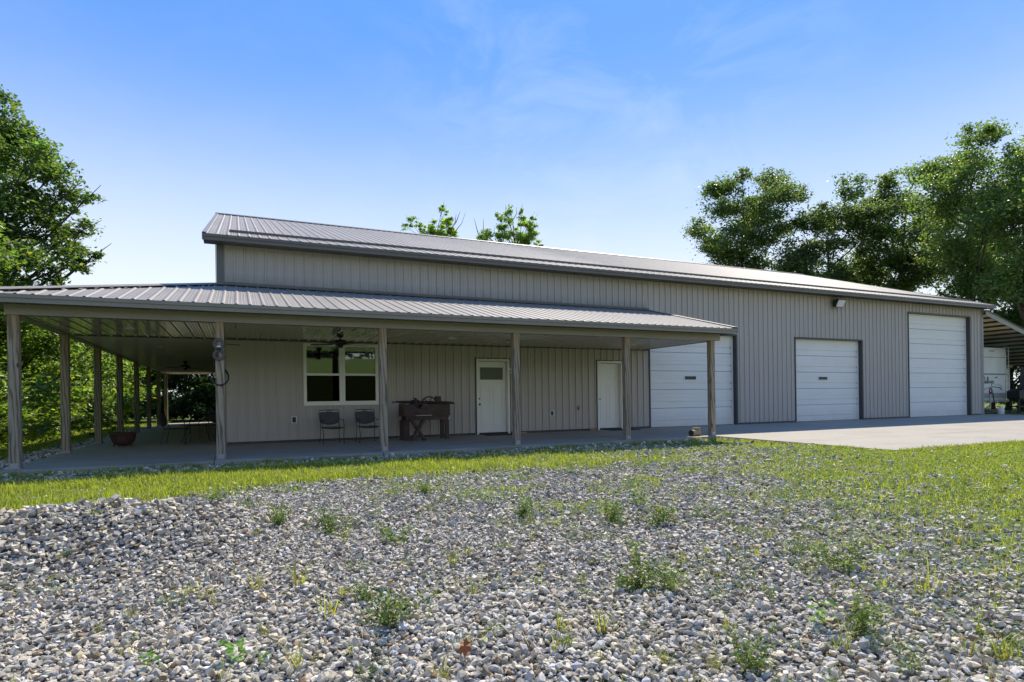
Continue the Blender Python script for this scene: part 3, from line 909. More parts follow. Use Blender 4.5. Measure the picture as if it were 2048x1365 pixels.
# ------------------------------------------------------------------ small fittings on the wall
def outlet(x, z, label):
    r = empty('wall_outlet', (x, -0.024, z), label=label, cat='outlet', group='outlet boxes along the porch wall')
    mb = MB()
    for a in ((-.06, .06, -.085, -.068), (-.06, .06, .068, .085), (-.06, -.043, -.067, .067), (.043, .06, -.067, .067)):
        mb.box(a[0], a[1], -.02, 0, a[2], a[3])
    mb.build('cover_frame', M['white'], r)
    MB().box(-.042, .042, -.012, 0, -.066, .066).build('cover', M['iron'], r)
outlet(1.654, .55, 'white-framed dark outlet box on the wall left of the iron chairs')
outlet(5.622, .553, 'white-framed dark outlet box just right of the wooden trough bench')
outlet(8.88, .549, 'white-framed dark outlet box between the two white entry doors')
r = empty('hose_bib', (9.76, -.02, .68), label='small dark hose tap on the wall between the two entry doors', cat='tap')
MB().tube([(0, 0, 0), (0, -.07, 0), (0, -.1, -.05)], .014, 8).build('spout', M['oldiron'], r)
mb = MB(); mb.ring((0, -.06, .055), .032, .007, 'y', 12, 5); mb.tube([(0, -.055, 0), (0, -.06, .055)], .006, 6); mb.build('handle', M['oldiron'], r)
r = empty('wall_ornament', (7.60, -.03, 1.80), label='small pale butterfly ornament on the wall right of the first entry door', cat='ornament')
mb = MB()
for s in (1, -1):
    mb.prism([(0, 0, .0), (s * .05, 0, .09), (s * .085, 0, .075), (s * .075, 0, .02), (s * .02, 0, 0)], (0, -.006, 0))
    mb.prism([(0, 0, -.005), (s * .06, 0, -.02), (s * .065, 0, -.065), (s * .03, 0, -.08)], (0, -.006, 0))
mb.build('wings', M['lens'], r)
MB().tube([(0, -.006, .05), (0, -.01, 0), (0, -.006, -.06)], .006, 6).build('body', M['steel'], r)
r = empty('flood_light', (21.18, -.03, 4.45), label='black flood light with pale lens high on the wall above the middle overhead door', cat='light')
MB().box(-.06, .06, -.03, .0, -.06, .06).tube([(0, -.02, 0), (0, -.12, 0)], .025, 8).build('mount', M['black'], r)
MB().prism([(-.22, -.10, .14), (-.22, -.34, .13), (-.22, -.20, -.15), (-.22, -.10, -.13)], (.44, 0, 0)).build('housing', M['black'], r, bevel=.012)
n = Vector((0, -.28, -.14)).normalized()
a, b2 = Vector((0, -.333, .105)), Vector((0, -.215, -.13))
MB().prism([(-.185, a.y, a.z), (.185, a.y, a.z), (.185, b2.y, b2.z), (-.185, b2.y, b2.z)], tuple(Vector((0, -.9, -.45)).normalized() * .012)).build('lens', M['lens'], r)

def fan(x, y, rot, label):
    r = empty('ceiling_fan', (x, y, CZ - .012), rz=rot, label=label, cat='fan', group='ceiling fans under the porch')
    MB().lathe([(0, 0), (.075, 0), (.08, -.02), (.055, -.07), (.02, -.085), (.016, -.12), (.05, -.135), (.055, -.15)], 18).build('canopy', M['fan'], r, smooth=True)
    MB().lathe([(.05, -.13), (.12, -.145), (.155, -.18), (.155, -.215), (.11, -.245), (.06, -.255), (.055, -.30), (.03, -.315), (0, -.318)], 22).build('motor', M['fan'], r, smooth=True)
    for k in range(5):
        w = k * 2 * math.pi / 5
        ca, sa = math.cos(w), math.sin(w)
        def T(l, t_, z): return (l * ca - t_ * sa, l * sa + t_ * ca, z)
        MB().prism([T(.10, -.02, -.235), T(.24, -.035, -.238), T(.24, .035, -.232), T(.10, .02, -.235)], (0, 0, .008)).build('blade_arm', M['fan'], r)
        tip = [T(.20, -.055, -.246), T(.58, -.078, -.25), T(.645, -.05, -.247), T(.66, 0, -.242), T(.645, .05, -.235), T(.58, .078, -.232), T(.20, .055, -.236)]
        MB().prism(tip, (0, 0, .007)).build('blade', M['fan'], r)
fan(2.5, -1.95, .25, 'dark five-blade ceiling fan above the white twin window')
fan(-1.32, 8.8, .9, 'dark five-blade ceiling fan deep under the side porch')

# ------------------------------------------------------------------ porch furniture
def iron_chair(x, y, rz, label, group=None):
    r = empty('iron_chair', (x, y, slab_z(x, y)), rz=rz, label=label, cat='chair', group=group)
    w, d, sz = .235, .23, .385
    for sx in (-1, 1):
        MB().tube([(sx * w, -d, .56), (sx * (w + .01), -d - .01, .40), (sx * (w - .005), -d - .035, .2), (sx * (w + .005), -d - .005, .03), (sx * (w + .005), -d - .03, .006)], .009, 6).build('leg', M['iron'], r)
        MB().tube([(sx * (w - .02), d - .02, sz), (sx * (w - .02), d + .02, .22), (sx * (w + .0), d + .05, .03), (sx * (w + .0), d + .075, .006)], .009, 6).build('leg', M['iron'], r)
        MB().tube([(sx * (w - .02), d + .06, .60), (sx * (w + .01), d - .02, .565), (sx * (w + .015), d - .2, .545), (sx * (w + .01), -d + .03, .575), (sx * w, -d, .56), (sx * (w - .005), -d - .02, .535)], .009, 6).build('arm', M['iron'], r)
    bk = [(-w + .02, d - .02, sz), (-w + .01, d + .05, .58), (-w - .005, d + .085, .72), (-w + .005, d + .10, .80), (-w + .05, d + .10, .79), (-.08, d + .105, .80), (0, d + .105, .795),
          (.08, d + .105, .80), (w - .05, d + .10, .79), (w - .005, d + .10, .80), (w + .005, d + .085, .72), (w - .01, d + .05, .58), (w - .02, d - .02, sz)]
    MB().tube(bk, .010, 6).build('back_frame', M['iron'], r)
    mb = MB(); mb.ring((0, d + .10, .765), .022, .005, 'y', 10, 4); mb.ring((-.045, d + .10, .762), .018, .005, 'y', 10, 4); mb.ring((.045, d + .10, .762), .018, .005, 'y', 10, 4); mb.build('scrollwork', M['iron'], r)
    n = 9
    mb = MB()
    top, bot = [], []
    for i in range(n):
        k = -1 + 2 * i / (n - 1)
        xx = k * (w - .008)
        top.append((xx, d + .088 + .02 * (1 - k * k), .745))
        bot.append((xx * .95, d + .045 + .025 * (1 - k * k), .50 - .055 * (1 - k * k)))
    for i in range(n - 1):
        mb.prism([bot[i], bot[i + 1], top[i + 1], top[i]], (0, .004, 0))
    mb.build('back_mesh', M['ironmesh'], r)
    MB().tube(bot, .008, 6).build('back_rail', M['iron'], r)
    mb = MB()
    for i in range(n - 1):
        k0, k1 = -1 + 2 * i / (n - 1), -1 + 2 * (i + 1) / (n - 1)
        z0, z1 = sz - .02 * (1 - k0 * k0), sz - .02 * (1 - k1 * k1)
        mb.prism([(k0 * w, -d, z0), (k1 * w, -d, z1), (k1 * (w - .02), d, z1), (k0 * (w - .02), d, z0)], (0, 0, .006))
    mb.build('seat', M['ironmesh'], r)
    MB().tube([(-w, -d, sz), (-w * .5, -d - .03, sz - .02), (0, -d - .04, sz - .024), (w * .5, -d - .03, sz - .02), (w, -d, sz), (w - .02, d, sz), (-w + .02, d, sz), (-w, -d, sz)], .009, 6).build('seat_frame', M['iron'], r)
    return r
iron_chair(2.42, -.98, .04, 'black iron armchair under the left half of the white twin window', 'iron armchairs on the porch')
iron_chair(3.26, -1.02, .02, 'black iron armchair under the window, half behind the porch post', 'iron armchairs on the porch')
iron_chair(-.98, 1.05, R(80), 'black iron armchair left of the low iron table on the side porch', 'iron armchairs on the porch')
iron_chair(-.28, 3.1, R(-150), 'black iron armchair behind the low iron table, near the barn side wall', 'iron armchairs on the porch')
r = empty('low_table', (-.52, 1.28, 0), rz=.25, label='low black iron table with splayed legs on the side porch', cat='table')
MB().box(-.30, .30, -.26, .26, .43, .438).build('table_top', M['ironmesh'], r)
mb = MB()
for a in (((-.31, -.27), (.31, -.27)), ((.31, -.27), (.31, .27)), ((.31, .27), (-.31, .27)), ((-.31, .27), (-.31, -.27))):
    mb.tube([(a[0][0], a[0][1], .434), (a[1][0], a[1][1], .434)], .014, 6)
mb.build('rim', M['iron'], r)
for sx in (-1, 1):
    for sy in (-1, 1):
        MB().tube([(sx * .22, sy * .2, .43), (sx * .25, sy * .22, .25), (sx * .33, sy * .27, .02), (sx * .36, sy * .29, .006)], .010, 6).build('leg', M['iron'], r)

r = empty('cast_iron_kettle', (-2.13, 1.3, slab_z(-2.13, 1.3)), label='large rusty cast-iron kettle standing on the side porch slab', cat='kettle')
prof = [(0.0, .015), (.10, .022), (.18, .058), (.235, .125), (.262, .215), (.268, .305), (.285, .32), (.285, .335), (.262, .335), (.25, .29), (.238, .20), (.20, .12), (.12, .06), (0, .05)]
MB().lathe(prof, 28).build('bowl', M['rust'], r, smooth=True)
for k in range(3):
    w = -.5 + k * 2 * math.pi / 3
    MB().tube([(.19 * math.cos(w), .19 * math.sin(w), .08), (.205 * math.cos(w), .205 * math.sin(w), .0)], .022, 8, .014).build('foot', M['rust'], r)
for w in (1.0, 4.1):
    MB().tube([(.272 * math.cos(w - .12), .272 * math.sin(w - .12), .25), (.325 * math.cos(w), .325 * math.sin(w), .285), (.272 * math.cos(w + .12), .272 * math.sin(w + .12), .25)], .012, 6).build('handle', M['rust'], r)

# old wooden trough bench with tools
bz = -.012
r = empty('trough_bench', (4.76, -.78, bz), label='dark stained wooden trough bench against the porch wall', cat='bench')
L, D = .60, .26
front = [(-L, -D, .60), (L, -D, .60), (L, -D, .90), (-.10, -D, .90), (-.19, -D, .79), (-.25, -D, .79), (-.36, -D, .89), (-L, -D, .90)]
MB().prism(front, (0, .035, 0)).build('front_board', M['redwood'], r, bevel=.004)
MB().box(-L, L, D - .035, D, .60, .90).build('rear_board', M['redwood'], r, bevel=.004)
for s in (-1, 1):
    MB().box(s * L - .018, s * L + .018, -D + .036, D - .036, .60, .92).build('end_board', M['redwood'], r, bevel=.004)
MB().box(-L + .02, L - .02, -D + .04, D - .04, .60, .63).build('bottom_board', M['redwood'], r)
MB().box(-L + .05, L - .05, -D + .02, -D + .06, .50, .598).box(-L + .05, L - .05, D - .06, D - .02, .50, .598).build('rail', M['redwood'], r)
for sx, ww in ((-1, .07), (1, .05)):
    for sy in (-1, 1):
        MB().box(sx * (L - .07) - ww, sx * (L - .07) + ww, sy * (D - .06) - .035, sy * (D - .06) + .035, .0, .499).build('leg', M['redwood'], r, bevel=.004)
MB().box(-.30, .12, -D - .012, -D - .001, .612, .628).build('iron_strap', M['steel'], r)
r = empty('sawbuck', (4.46, -1.20, bz), label='small X-legged wooden sawbuck in front of the trough bench', cat='sawbuck')
for sy in (-.08, .08):
    MB().bar((-.17, sy - .02, .0), (.15, sy - .02, .52), .035, .055, (1, 0, 0)).build('leg', M['redwood'], r, bevel=.003)
    MB().bar((.17, sy + .018, .0), (-.15, sy + .018, .52), .035, .055, (1, 0, 0)).build('leg', M['redwood'], r, bevel=.003)
MB().tube([(0, -.12, .27), (0, .12, .27)], .016, 8).build('crossbar', M['redwood'], r)
MB().box(-.19, .19, -.11, .11, .5205, .545).build('top_board', M['redwood'], r)
r = empty('long_rusty_pole', (4.76, -.80, bz), label='long rusty iron and wood pole lying across the trough bench', cat='pole')
MB().tube([(-.82, -.02, .955), (-.74, 0, .975), (-.62, 0, .96), (-.1, .02, .95), (.5, .0, .935), (.74, -.02, .925), (.80, -.02, .905)], [.012, .02, .035, .04, .04, .03, .022], 8).build('shaft', M['oldiron'], r)
MB().tube([(-.80, -.02, .955), (-.86, -.03, .935)], .010, 6).tube([(-.80, -.02, .955), (-.84, 0, .985)], .010, 6).build('hook', M['oldiron'], r)
r = empty('spoked_cartwheel', (4.90, -.74, bz), label='half-sunk rusty wheel rim standing in the trough bench', cat='wheel')
mb = MB(); mb.ring((0, 0, .90), .20, .018, 'y', 26, 6, .95); mb.build('rim', M['oldiron'], r)
mb = MB()
for k in range(6):
    w = k * math.pi / 3 + .2
    mb.tube([(0, 0, .90), (.2 * math.cos(w), 0, .90 + .19 * math.sin(w))], .010, 5)
mb.lathe([(0, .87), (.04, .87), (.04, .93), (0, .93)], 10)
mb.build('spokes', M['oldiron'], r)
r = empty('wooden_block', (5.14, -.72, bz), label='small dark wooden block upright at the right end of the trough bench', cat='block')
MB().box(-.07, .07, -.06, .06, .97, 1.10).box(-.10, -.0705, -.03, .03, 1.02, 1.05).build('block', M['redwood'], r, bevel=.006)
r = empty('iron_vise', (4.50, -.86, bz), label='black iron vise lump in the notch of the trough bench', cat='vise')
MB().prism([(-.15, -.12, .88), (-.06, -.12, .78), (.01, -.12, .78), (.07, -.12, .86), (.04, -.12, .93), (-.1, -.12, .93)], (0, .2, 0)).build('jaw', M['rubber'], r, bevel=.01)
MB().tube([(.0, .0, .93), (.02, .0, 1.03), (-.05, .0, 1.06)], [.05, .035, .02], 7).tube([(-.12, -.02, 1.0), (.1, .03, 1.0)], .014, 6).build('screw', M['black'], r)
# things hung on the second porch post
r = empty('iron_pulley', (.092, -3.44, 1.96), label='grey figure-eight iron pulley hung on a porch post', cat='pulley')
mb = MB(); mb.ring((0, 0, .12), .075, .030, 'y', 22, 7, 1.08); mb.build('upper_ring', M['greyiron'], r, smooth=True)
mb = MB(); mb.ring((0, 0, -.085), .082, .026, 'y', 22, 7, .95); mb.build('lower_ring', M['greyiron'], r, smooth=True)
MB().lathe([(0, .045), (.03, .035), (.038, .005), (.03, -.02), (0, -.03)], 14, (0, -.01, .02)).build('hub', M['iron'], r, smooth=True)
MB().box(-.035, .035, -.02, -.01, .062, .085).build('white_tag', M['lens'], r)
MB().tube([(-.02, .0, -.06), (-.045, -.012, -.14)], .012, 6).tube([(-.085, .02, -.12), (-.09, .03, -.30)], .006, 5).build('chain', M['iron'], r)
r = empty('hanging_rod', (.188, -3.36, 2.083), label='thin dark iron rod sticking out from the porch post', cat='rod')
MB().tube([(0, 0, .006), (.14, 0, 0), (.27, -.0, -.008)], .008, 6).build('rod', M['iron'], r)
r = empty('hose_coil', (.10, -3.352, 1.47), label='coil of black hose hung around a porch post below the pulley', cat='hose')
mb = MB()
pts = []
for k in range(121):
    w = k / 24 * 2 * math.pi + 1.5
    rr = .182 + .012 * math.sin(k * .9) + .004 * (k // 24)
    yy = .105 * math.cos(w + .2) * 1.0
    if abs(math.cos(w)) < .5: yy = math.copysign(.105, math.sin(w) * -1)
    pts.append((rr * math.cos(w), (-.098 if math.sin(w) < -.2 else .1) + .006 * math.sin(k * 1.7), rr * math.sin(w)))
sm = [tuple(sum(pts[max(0, min(120, i + j))][c] for j in range(-4, 5)) / 9 for c in range(3)) for i in range(121)]
mb.tube(sm, .009, 6); mb.build('hose', M['rubber'], r, smooth=True)
# bits on the slab
r = empty('split_log', (11.32, -3.40, slab_z(11.3, -3.4)), rz=.25, label='short split log lying on the porch edge by the last post', cat='log')
MB().tube([(-.17, 0, .085), (.16, 0, .08)], [.085, .08], 9).build('log', M['log'], r)
MB().tube([(-.176, 0, .085), (-.1705, 0, .085)], .078, 9).build('end_grain', M['oldiron'], r)
r = empty('wood_chip', (11.38, -3.38, slab_z(11.3, -3.4) + .165), rz=-.2, label='pale wedge of wood resting on the split log', cat='wood')
MB().prism([(-.12, -.04, 0), (.11, -.05, 0), (.09, .05, 0), (-.1, .04, 0)], (.01, 0, .05)).build('wedge', M['log'], r, bevel=.008)
for x, y, rz, lb in ((7.72, -.45, .2, 'brick-like wood block on the slab beside the first entry door'), (10.18, -.2, -.1, 'brick-like wood block on the slab left of the second entry door')):
    o = MB().prism([(-.10, -.045, 0), (.10, -.045, 0), (.10, .045, 0), (-.10, .045, 0)], (.005, 0, .055)).build('wood_block', M['log'], bevel=.006)
    o.location = (x, y, slab_z(x, y) + .001); o.rotation_euler = (0, 0, rz)
    tag(o, lb, 'block')
for x0, x1, lb in ((6.62, 7.62, 'thin black doormat in front of the first entry door'), (10.7, 11.7, 'thin black doormat in front of the second entry door')):
    o = MB().box(x0, x1, -.55, -.07, -.012, .008).build('doormat', M['mat'], bevel=.004)
    tag(o, lb, 'doormat')

# ------------------------------------------------------------------ lean-to and trailers on the right
lt = empty('lean_to', (30.93, 0, 0), label='open lean-to shed roof with brown rafters on the right end of the barn', cat='shed')
LW, LS, LT = 9.0, -.25, 4.66
def lz2(x): return LT + LS * x
for k in range(10):
    a, b2 = k * .9144, min(k * .9144 + .9144, LW)
    mb = MB()
    for y0, y1 in ((-.12, 16),):
        mb.prism([(a, y0, lz2(a) + .0), (b2 - .004, y0, lz2(b2) + .0), (b2 - .004, y0, lz2(b2) + .006), (a, y0, lz2(a) + .006)], (0, y1 - y0, 0))
    mb.build('roof_panel', M['skin'], lt)
MB().prism([(0.0, -.15, lz2(0) - .20), (LW, -.15, lz2(LW) - .20), (LW, -.15, lz2(LW) + .03), (0, -.15, lz2(0) + .03)], (0, .02, 0)).prism([(0.0, -.19, lz2(0) + .031), (LW, -.19, lz2(LW) + .031), (LW, -.19, lz2(LW) + .04), (0, -.19, lz2(0) + .04)], (0, .2, 0)).build('rake_fascia', M['beamwrap'], lt)
for k in range(15):
    xx = .15 + k * .61
    MB().box(xx, xx + .04, -.1, 16, lz2(xx + .02) - .10, lz2(xx + .04) - .004).build('purlin', M['rafter'], lt)
for yy in (4.0, 8.2, 12.4):
    MB().prism([(0.0, yy, lz2(0) - .42), (LW, yy, lz2(LW) - .42), (LW, yy, lz2(LW) - .115), (0, yy, lz2(0) - .115)], (0, .08, 0)).build('rafter', M['rafter'], lt)
    MB().box(LW - .25, LW - .1, yy - .03, yy + .12, -.1, lz2(LW) - .43).build('post', M['rafter'], lt)

# travel trailer
r = empty('travel_trailer', (32.45, 1.0, 0), label='white travel trailer parked under the lean-to, rear ladder showing', cat='trailer')
TW, TZ0, TZ1, TL = 2.42, .62, 3.17, 7.8
pr = [(.0, TZ0 + .05), (.05, TZ0), (TW - .05, TZ0), (TW, TZ0 + .05), (TW, TZ1 - .16), (TW - .05, TZ1 - .05), (TW - .2, TZ1), (.2, TZ1), (.05, TZ1 - .05), (0, TZ1 - .16)]
MB().prism([(x, 0, z) for x, z in pr][::-1], (0, TL, 0)).build('body', M['rvwhite'], r, bevel=.03)
MB().box(.02, TW - .02, -.012, -.001, .72, .96).build('lower_band', M['rvgrey'], r)
MB().box(.02, TW - .02, -.10, -.002, .52, .615).build('bumper', M['rvgrey'], r)
MB().box(.03, TW - .03, -.016, -.001, 2.68, 2.715).build('upper_seam', M['rvgrey'], r)
MB().box(.03, TW - .03, -.02, -.001, 1.86, 1.905).build('lower_seam', M['iron'], r)
for x0 in (.95, 1.10, 1.25):
    MB().box(x0, x0 + .08, -.02, -.001, 2.98, 3.02).build('marker_light', M['redlens'], r)
MB().box(1.42, 1.60, -.02, -.001, 1.69, 1.75).build('marker_light', M['redlens'], r)
for x0 in (.5, 1.55, 2.2):
    MB().box(x0, x0 + .2, -.11, -.101, .545, .58).build('reflector', M['redlens'], r)
for a, b2 in ((2.06, 3.28), (2.34, 3.28)):
    MB().tube([(a, -.10, .62), (a, -.12, 1.0), (a, -.12, b2 - .12), (a, -.06, b2), (a, .4, b2)], .016, 6).build('ladder_rail', M['steel'], r)
for z in (.95, 1.25, 1.55, 1.85, 2.15, 2.45, 2.75, 3.05):
    MB().tube([(2.06, -.12, z), (2.34, -.12, z)], .014, 6).build('rung', M['steel'], r)
for yy in (4.0, 4.9):
    for xx in (.02, TW - .24):
        MB().tube([(xx, yy, .36), (xx + .22, yy, .36)], .36, 18).build('wheel', M['rubber'], r)
# hand-lettered name on the back
GL = {'C': [(.75, 1.6), (.5, 2), (.15, 1.5), (.1, .6), (.4, 0), (.8, .3)],
      'h': [(0, 0), (.25, 1.9), (.1, 2), (.05, 0), (.3, .85), (.5, .8), (.45, 0), (.65, .15)],
      'a': [(.5, .8), (.2, .9), (.05, .4), (.2, 0), (.5, .7), (.45, .1), (.65, .12)],
      'l': [(0, .1), (.35, 1.6), (.25, 2), (.1, 1.5), (.15, .1), (.35, .1)],
      'e': [(0, .4), (.35, .6), (.25, .95), (.05, .5), (.2, 0), (.5, .2)],
      'n': [(0, .8), (.05, 0), (.3, .85), (.45, .7), (.4, .05), (.6, .15)],
      'g': [(.5, .8), (.2, .9), (.05, .4), (.25, .1), (.5, .75), (.4, -.7), (.15, -.8), (.2, -.4), (.65, .15)],
      'r': [(0, .8), (.08, 0), (.2, .75), (.45, .8)]}
mb = MB(); cxp = 0.40
for ch in 'Challenger':
    st_ = GL[ch]; k = .165
    mb.tube([(cxp + p[0] * k, -.006, 1.42 + p[1] * k) for p in st_], .0065, 4)
    cxp += (.82 if ch == 'C' else .62 if ch not in 'l' else .36) * k
mb.build('lettering', M['rvink'], r)
MB().tube([(.1, -.006, 1.02), (.7, -.006, 1.20), (1.3, -.006, 1.27), (1.8, -.006, 1.22), (2.0, -.006, 1.06)], [.006, .014, .018, .02, .008], 5).tube([(cxp, -.006, 1.40), (cxp + .5, -.006, 1.34), (2.0, -.006, 1.12)], .007, 4).build('swoosh', M['rvink'], r)

r = empty('cargo_trailer', (35.35, 2.2, 0), label='dull white cargo trailer with rounded silver roof edge at the right frame edge', cat='trailer')
MB().box(0, 2.3, 0, 4.5, .55, 2.32).build('body', M['cargo'], r, bevel=.02)
MB().tube([(-.02, -.02, 2.38), (2.32, -.02, 2.38)], .11, 12).build('roof_edge', M['steel'], r)
MB().box(-.03, 2.33, .05, 4.52, 2.40, 2.50).build('roof', M['steel'], r, bevel=.03)
MB().box(.04, .08, -.03, -.001, .6, 2.26).build('door_edge', M['rvgrey'], r)
MB().tube([(.30, -.03, 1.42), (.62, -.03, 1.42)], .018, 6).tube([(.42, -.03, 1.36), (.42, -.03, 1.50)], .018, 6).build('latch', M['iron'], r)
for xx in (-.02, 2.12):
    MB().tube([(xx, 2.2, .34), (xx + .2, 2.2, .34)], .34, 18).build('wheel', M['rubber'], r)
r = empty('black_toolbox', (34.55, .40, 0), rz=-.2, label='black slant-lidded box standing in front of the cargo trailer', cat='box')
MB().prism([(-.28, -.3, .66), (.38, -.3, .66), (.40, -.3, 1.02), (.05, -.3, 1.16), (-.30, -.3, 1.05)], (0, .6, 0)).build('box', M['black'], r, bevel=.02)
MB().tube([(.22, -.28, 1.12), (.30, -.30, 1.22), (.42, -.30, 1.25)], .022, 6).build('handle', M['rubber'], r)
for sx in (-.2, .3):
    for sy in (-.22, .22):
        MB().bar((sx, sy, 0), (sx, sy, .66), .04, .04).build('leg', M['iron'], r)
MB().box(-.3, .4, -.25, .25, .28, .33).build('shelf', M['iron'], r)
r = empty('hitch_jack', (32.45, .5, 0), label='trailer tongue jack with dark red crank guard beside the barn corner', cat='jack')
MB().tube([(0, 0, .1), (0, 0, .95)], .03, 8).build('post', M['steel'], r)
mb = MB(); mb.ring((0, -.03, 1.06), .10, .028, 'y', 16, 6, 1.25); mb.build('crank_guard', M['redlens'], r)
MB().tube([(.05, 0, 1.0), (.22, 0, .98), (.28, 0, .7), (.38, 0, .35), (.5, 0, .1)], .022, 6).build('hose', M['rubber'], r)
MB().box(-.5, .5, -.06, .06, .10, .2).build('foot', M['iron'], r)
r = empty('white_jug', (32.5, .1, -.05), label='white plastic jug on the ground beside the tongue jack', cat='jug')
MB().lathe([(0, 0), (.12, 0), (.135, .02), (.135, .24), (.10, .30), (.04, .33), (.04, .37), (0, .37)], 14).build('bottle', M['jug'], r, smooth=True)
MB().tube([(.09, 0, .31), (.13, 0, .36), (.05, 0, .40), (.02, 0, .36)], .014, 6).build('handle', M['jug'], r)

# ------------------------------------------------------------------ bulk builders
def rot_mats(rng, n, tilt):
    """random rotation: any yaw, tilt angle up to about `tilt` rad"""
    yaw = rng.uniform(0, 2 * np.pi, n); ax = rng.uniform(0, 2 * np.pi, n); an = np.abs(rng.normal(0, tilt, n))
    cy, sy = np.cos(yaw), np.sin(yaw)
    Z = np.zeros((n, 3, 3)); Z[:, 0, 0] = cy; Z[:, 0, 1] = -sy; Z[:, 1, 0] = sy; Z[:, 1, 1] = cy; Z[:, 2, 2] = 1
    k = np.stack([np.cos(ax), np.sin(ax), np.zeros(n)], 1)
    K = np.zeros((n, 3, 3)); K[:, 0, 2] = k[:, 1]; K[:, 1, 2] = -k[:, 0]; K[:, 2, 0] = -k[:, 1]; K[:, 2, 1] = k[:, 0]
    I = np.eye(3)[None]
    T = I + np.sin(an)[:, None, None] * K + (1 - np.cos(an))[:, None, None] * (K @ K)
    return T @ Z
ph = (1 + 5 ** .5) / 2
ICO_V = np.array([(-1, ph, 0), (1, ph, 0), (-1, -ph, 0), (1, -ph, 0), (0, -1, ph), (0, 1, ph), (0, -1, -ph), (0, 1, -ph), (ph, 0, -1), (ph, 0, 1), (-ph, 0, -1), (-ph, 0, 1)], float)
ICO_V /= np.linalg.norm(ICO_V[0])
ICO_F = np.array([(0, 11, 5), (0, 5, 1), (0, 1, 7), (0, 7, 10), (0, 10, 11), (1, 5, 9), (5, 11, 4), (11, 10, 2), (10, 7, 6), (7, 1, 8), (3, 9, 4), (3, 4, 2), (3, 2, 6), (3, 6, 8), (3, 8, 9), (4, 9, 5), (2, 4, 11), (6, 2, 10), (8, 6, 7), (9, 8, 1)])
def stone_shapes(rng, n, base=None):
    base = ICO_V if base is None else base
    V = base[None] * rng.uniform(.72 if len(base) == 12 else .55, 1.25 if len(base) == 12 else 1.35, (n, len(base), 1))
    # flatten against a few random planes so the stones look crushed, not round
    for _ in range(7):
        d = rng.normal(size=(n, 3)); d /= np.linalg.norm(d, axis=1, keepdims=True)
        lim = rng.uniform(.38, .72, (n, 1))
        pj = np.einsum('nij,nj->ni', V, d)
        V = V - np.maximum(pj - lim, 0)[..., None] * d[:, None, :]
    return V

# ------------------------------------------------------------------ gravel
FWD = np.array([math.sin(R(YAW)), math.cos(R(YAW))]); RGT = np.array([FWD[1], -FWD[0]])
rng = np.random.default_rng(11)
def wedge(n, r0, r1, rng, half=R(44)):
    rr = np.sqrt(rng.uniform(r0 * r0, r1 * r1, n)); aa = rng.uniform(-half, half, n)
    fx = rr * np.cos(aa); rx = rr * np.sin(aa)
    return CAM.x + fx * FWD[0] + rx * RGT[0], CAM.y + fx * FWD[1] + rx * RGT[1], rr
def on_slab(x, y):
    return ((x > -3.12) & (x < 11.83) & (y > -3.76)) | ((x > 11.75 + (-3.85 - y) * .068) & (y > -8.2) & (y < 1)) | ((x > -.1) & (y > -1))
xs, ys, sz = [], [], []
for r0, r1, dens, size in ((1.6, 3.6, 2500, .0138), (3.6, 5.5, 2050, .0145), (5.5, 8, 1200, .0172), (8, 11, 580, .0215), (11, 14, 280, .027), (14, 20, 100, .036)):
    area = R(44) * (r1 * r1 - r0 * r0)
    x, y, rr = wedge(int(area * dens), r0, r1, rng)
    g = grassy(x, y)
    keep = (~on_slab(x, y)) & (rng.uniform(0, 1, len(x)) > np.clip(g * 1.05 - .12, 0, .93))
    keep &= ~((y > -8) & (x > 13)) & (x < 14)
    x, y = x[keep], y[keep]
    xs.append(x); ys.append(y)
    heap = (gz(x, y) > -.06)
    sz.append(size * np.minimum(np.exp(rng.normal(0, .34, len(x))), 1.75) * np.where(heap, 1.22, 1.0))
# strip of gravel along the side porch
n = 2600
x = rng.uniform(-3.9, -3.12, n); y = rng.uniform(-4, 16, n)
xs.append(x); ys.append(y); sz.append(.030 * np.exp(rng.normal(0, .25, n)))
x, y, s = np.concatenate(xs), np.concatenate(ys), np.concatenate(sz)
BOX_V = np.array([(-1, -1, -1), (1, -1, -1), (1, 1, -1), (-1, 1, -1), (-1, -1, 1), (1, -1, 1), (1, 1, 1), (-1, 1, 1)], float) * .62
BOX_F = np.array([(0, 3, 2), (0, 2, 1), (4, 5, 6), (4, 6, 7), (0, 1, 5), (0, 5, 4), (1, 2, 6), (1, 6, 5), (2, 3, 7), (2, 7, 6), (3, 0, 4), (3, 4, 7)])
dist = np.hypot(x - CAM.x, y - CAM.y)
GV, GF, GC, go = [], [], [], 0
OCT_V = np.array([(1, 0, 0), (-1, 0, 0), (0, 1, 0), (0, -1, 0), (0, 0, 1), (0, 0, -1)], float)
OCT_F = np.array([(0, 2, 4), (2, 1, 4), (1, 3, 4), (3, 0, 4), (2, 0, 5), (1, 2, 5), (3, 1, 5), (0, 3, 5)])
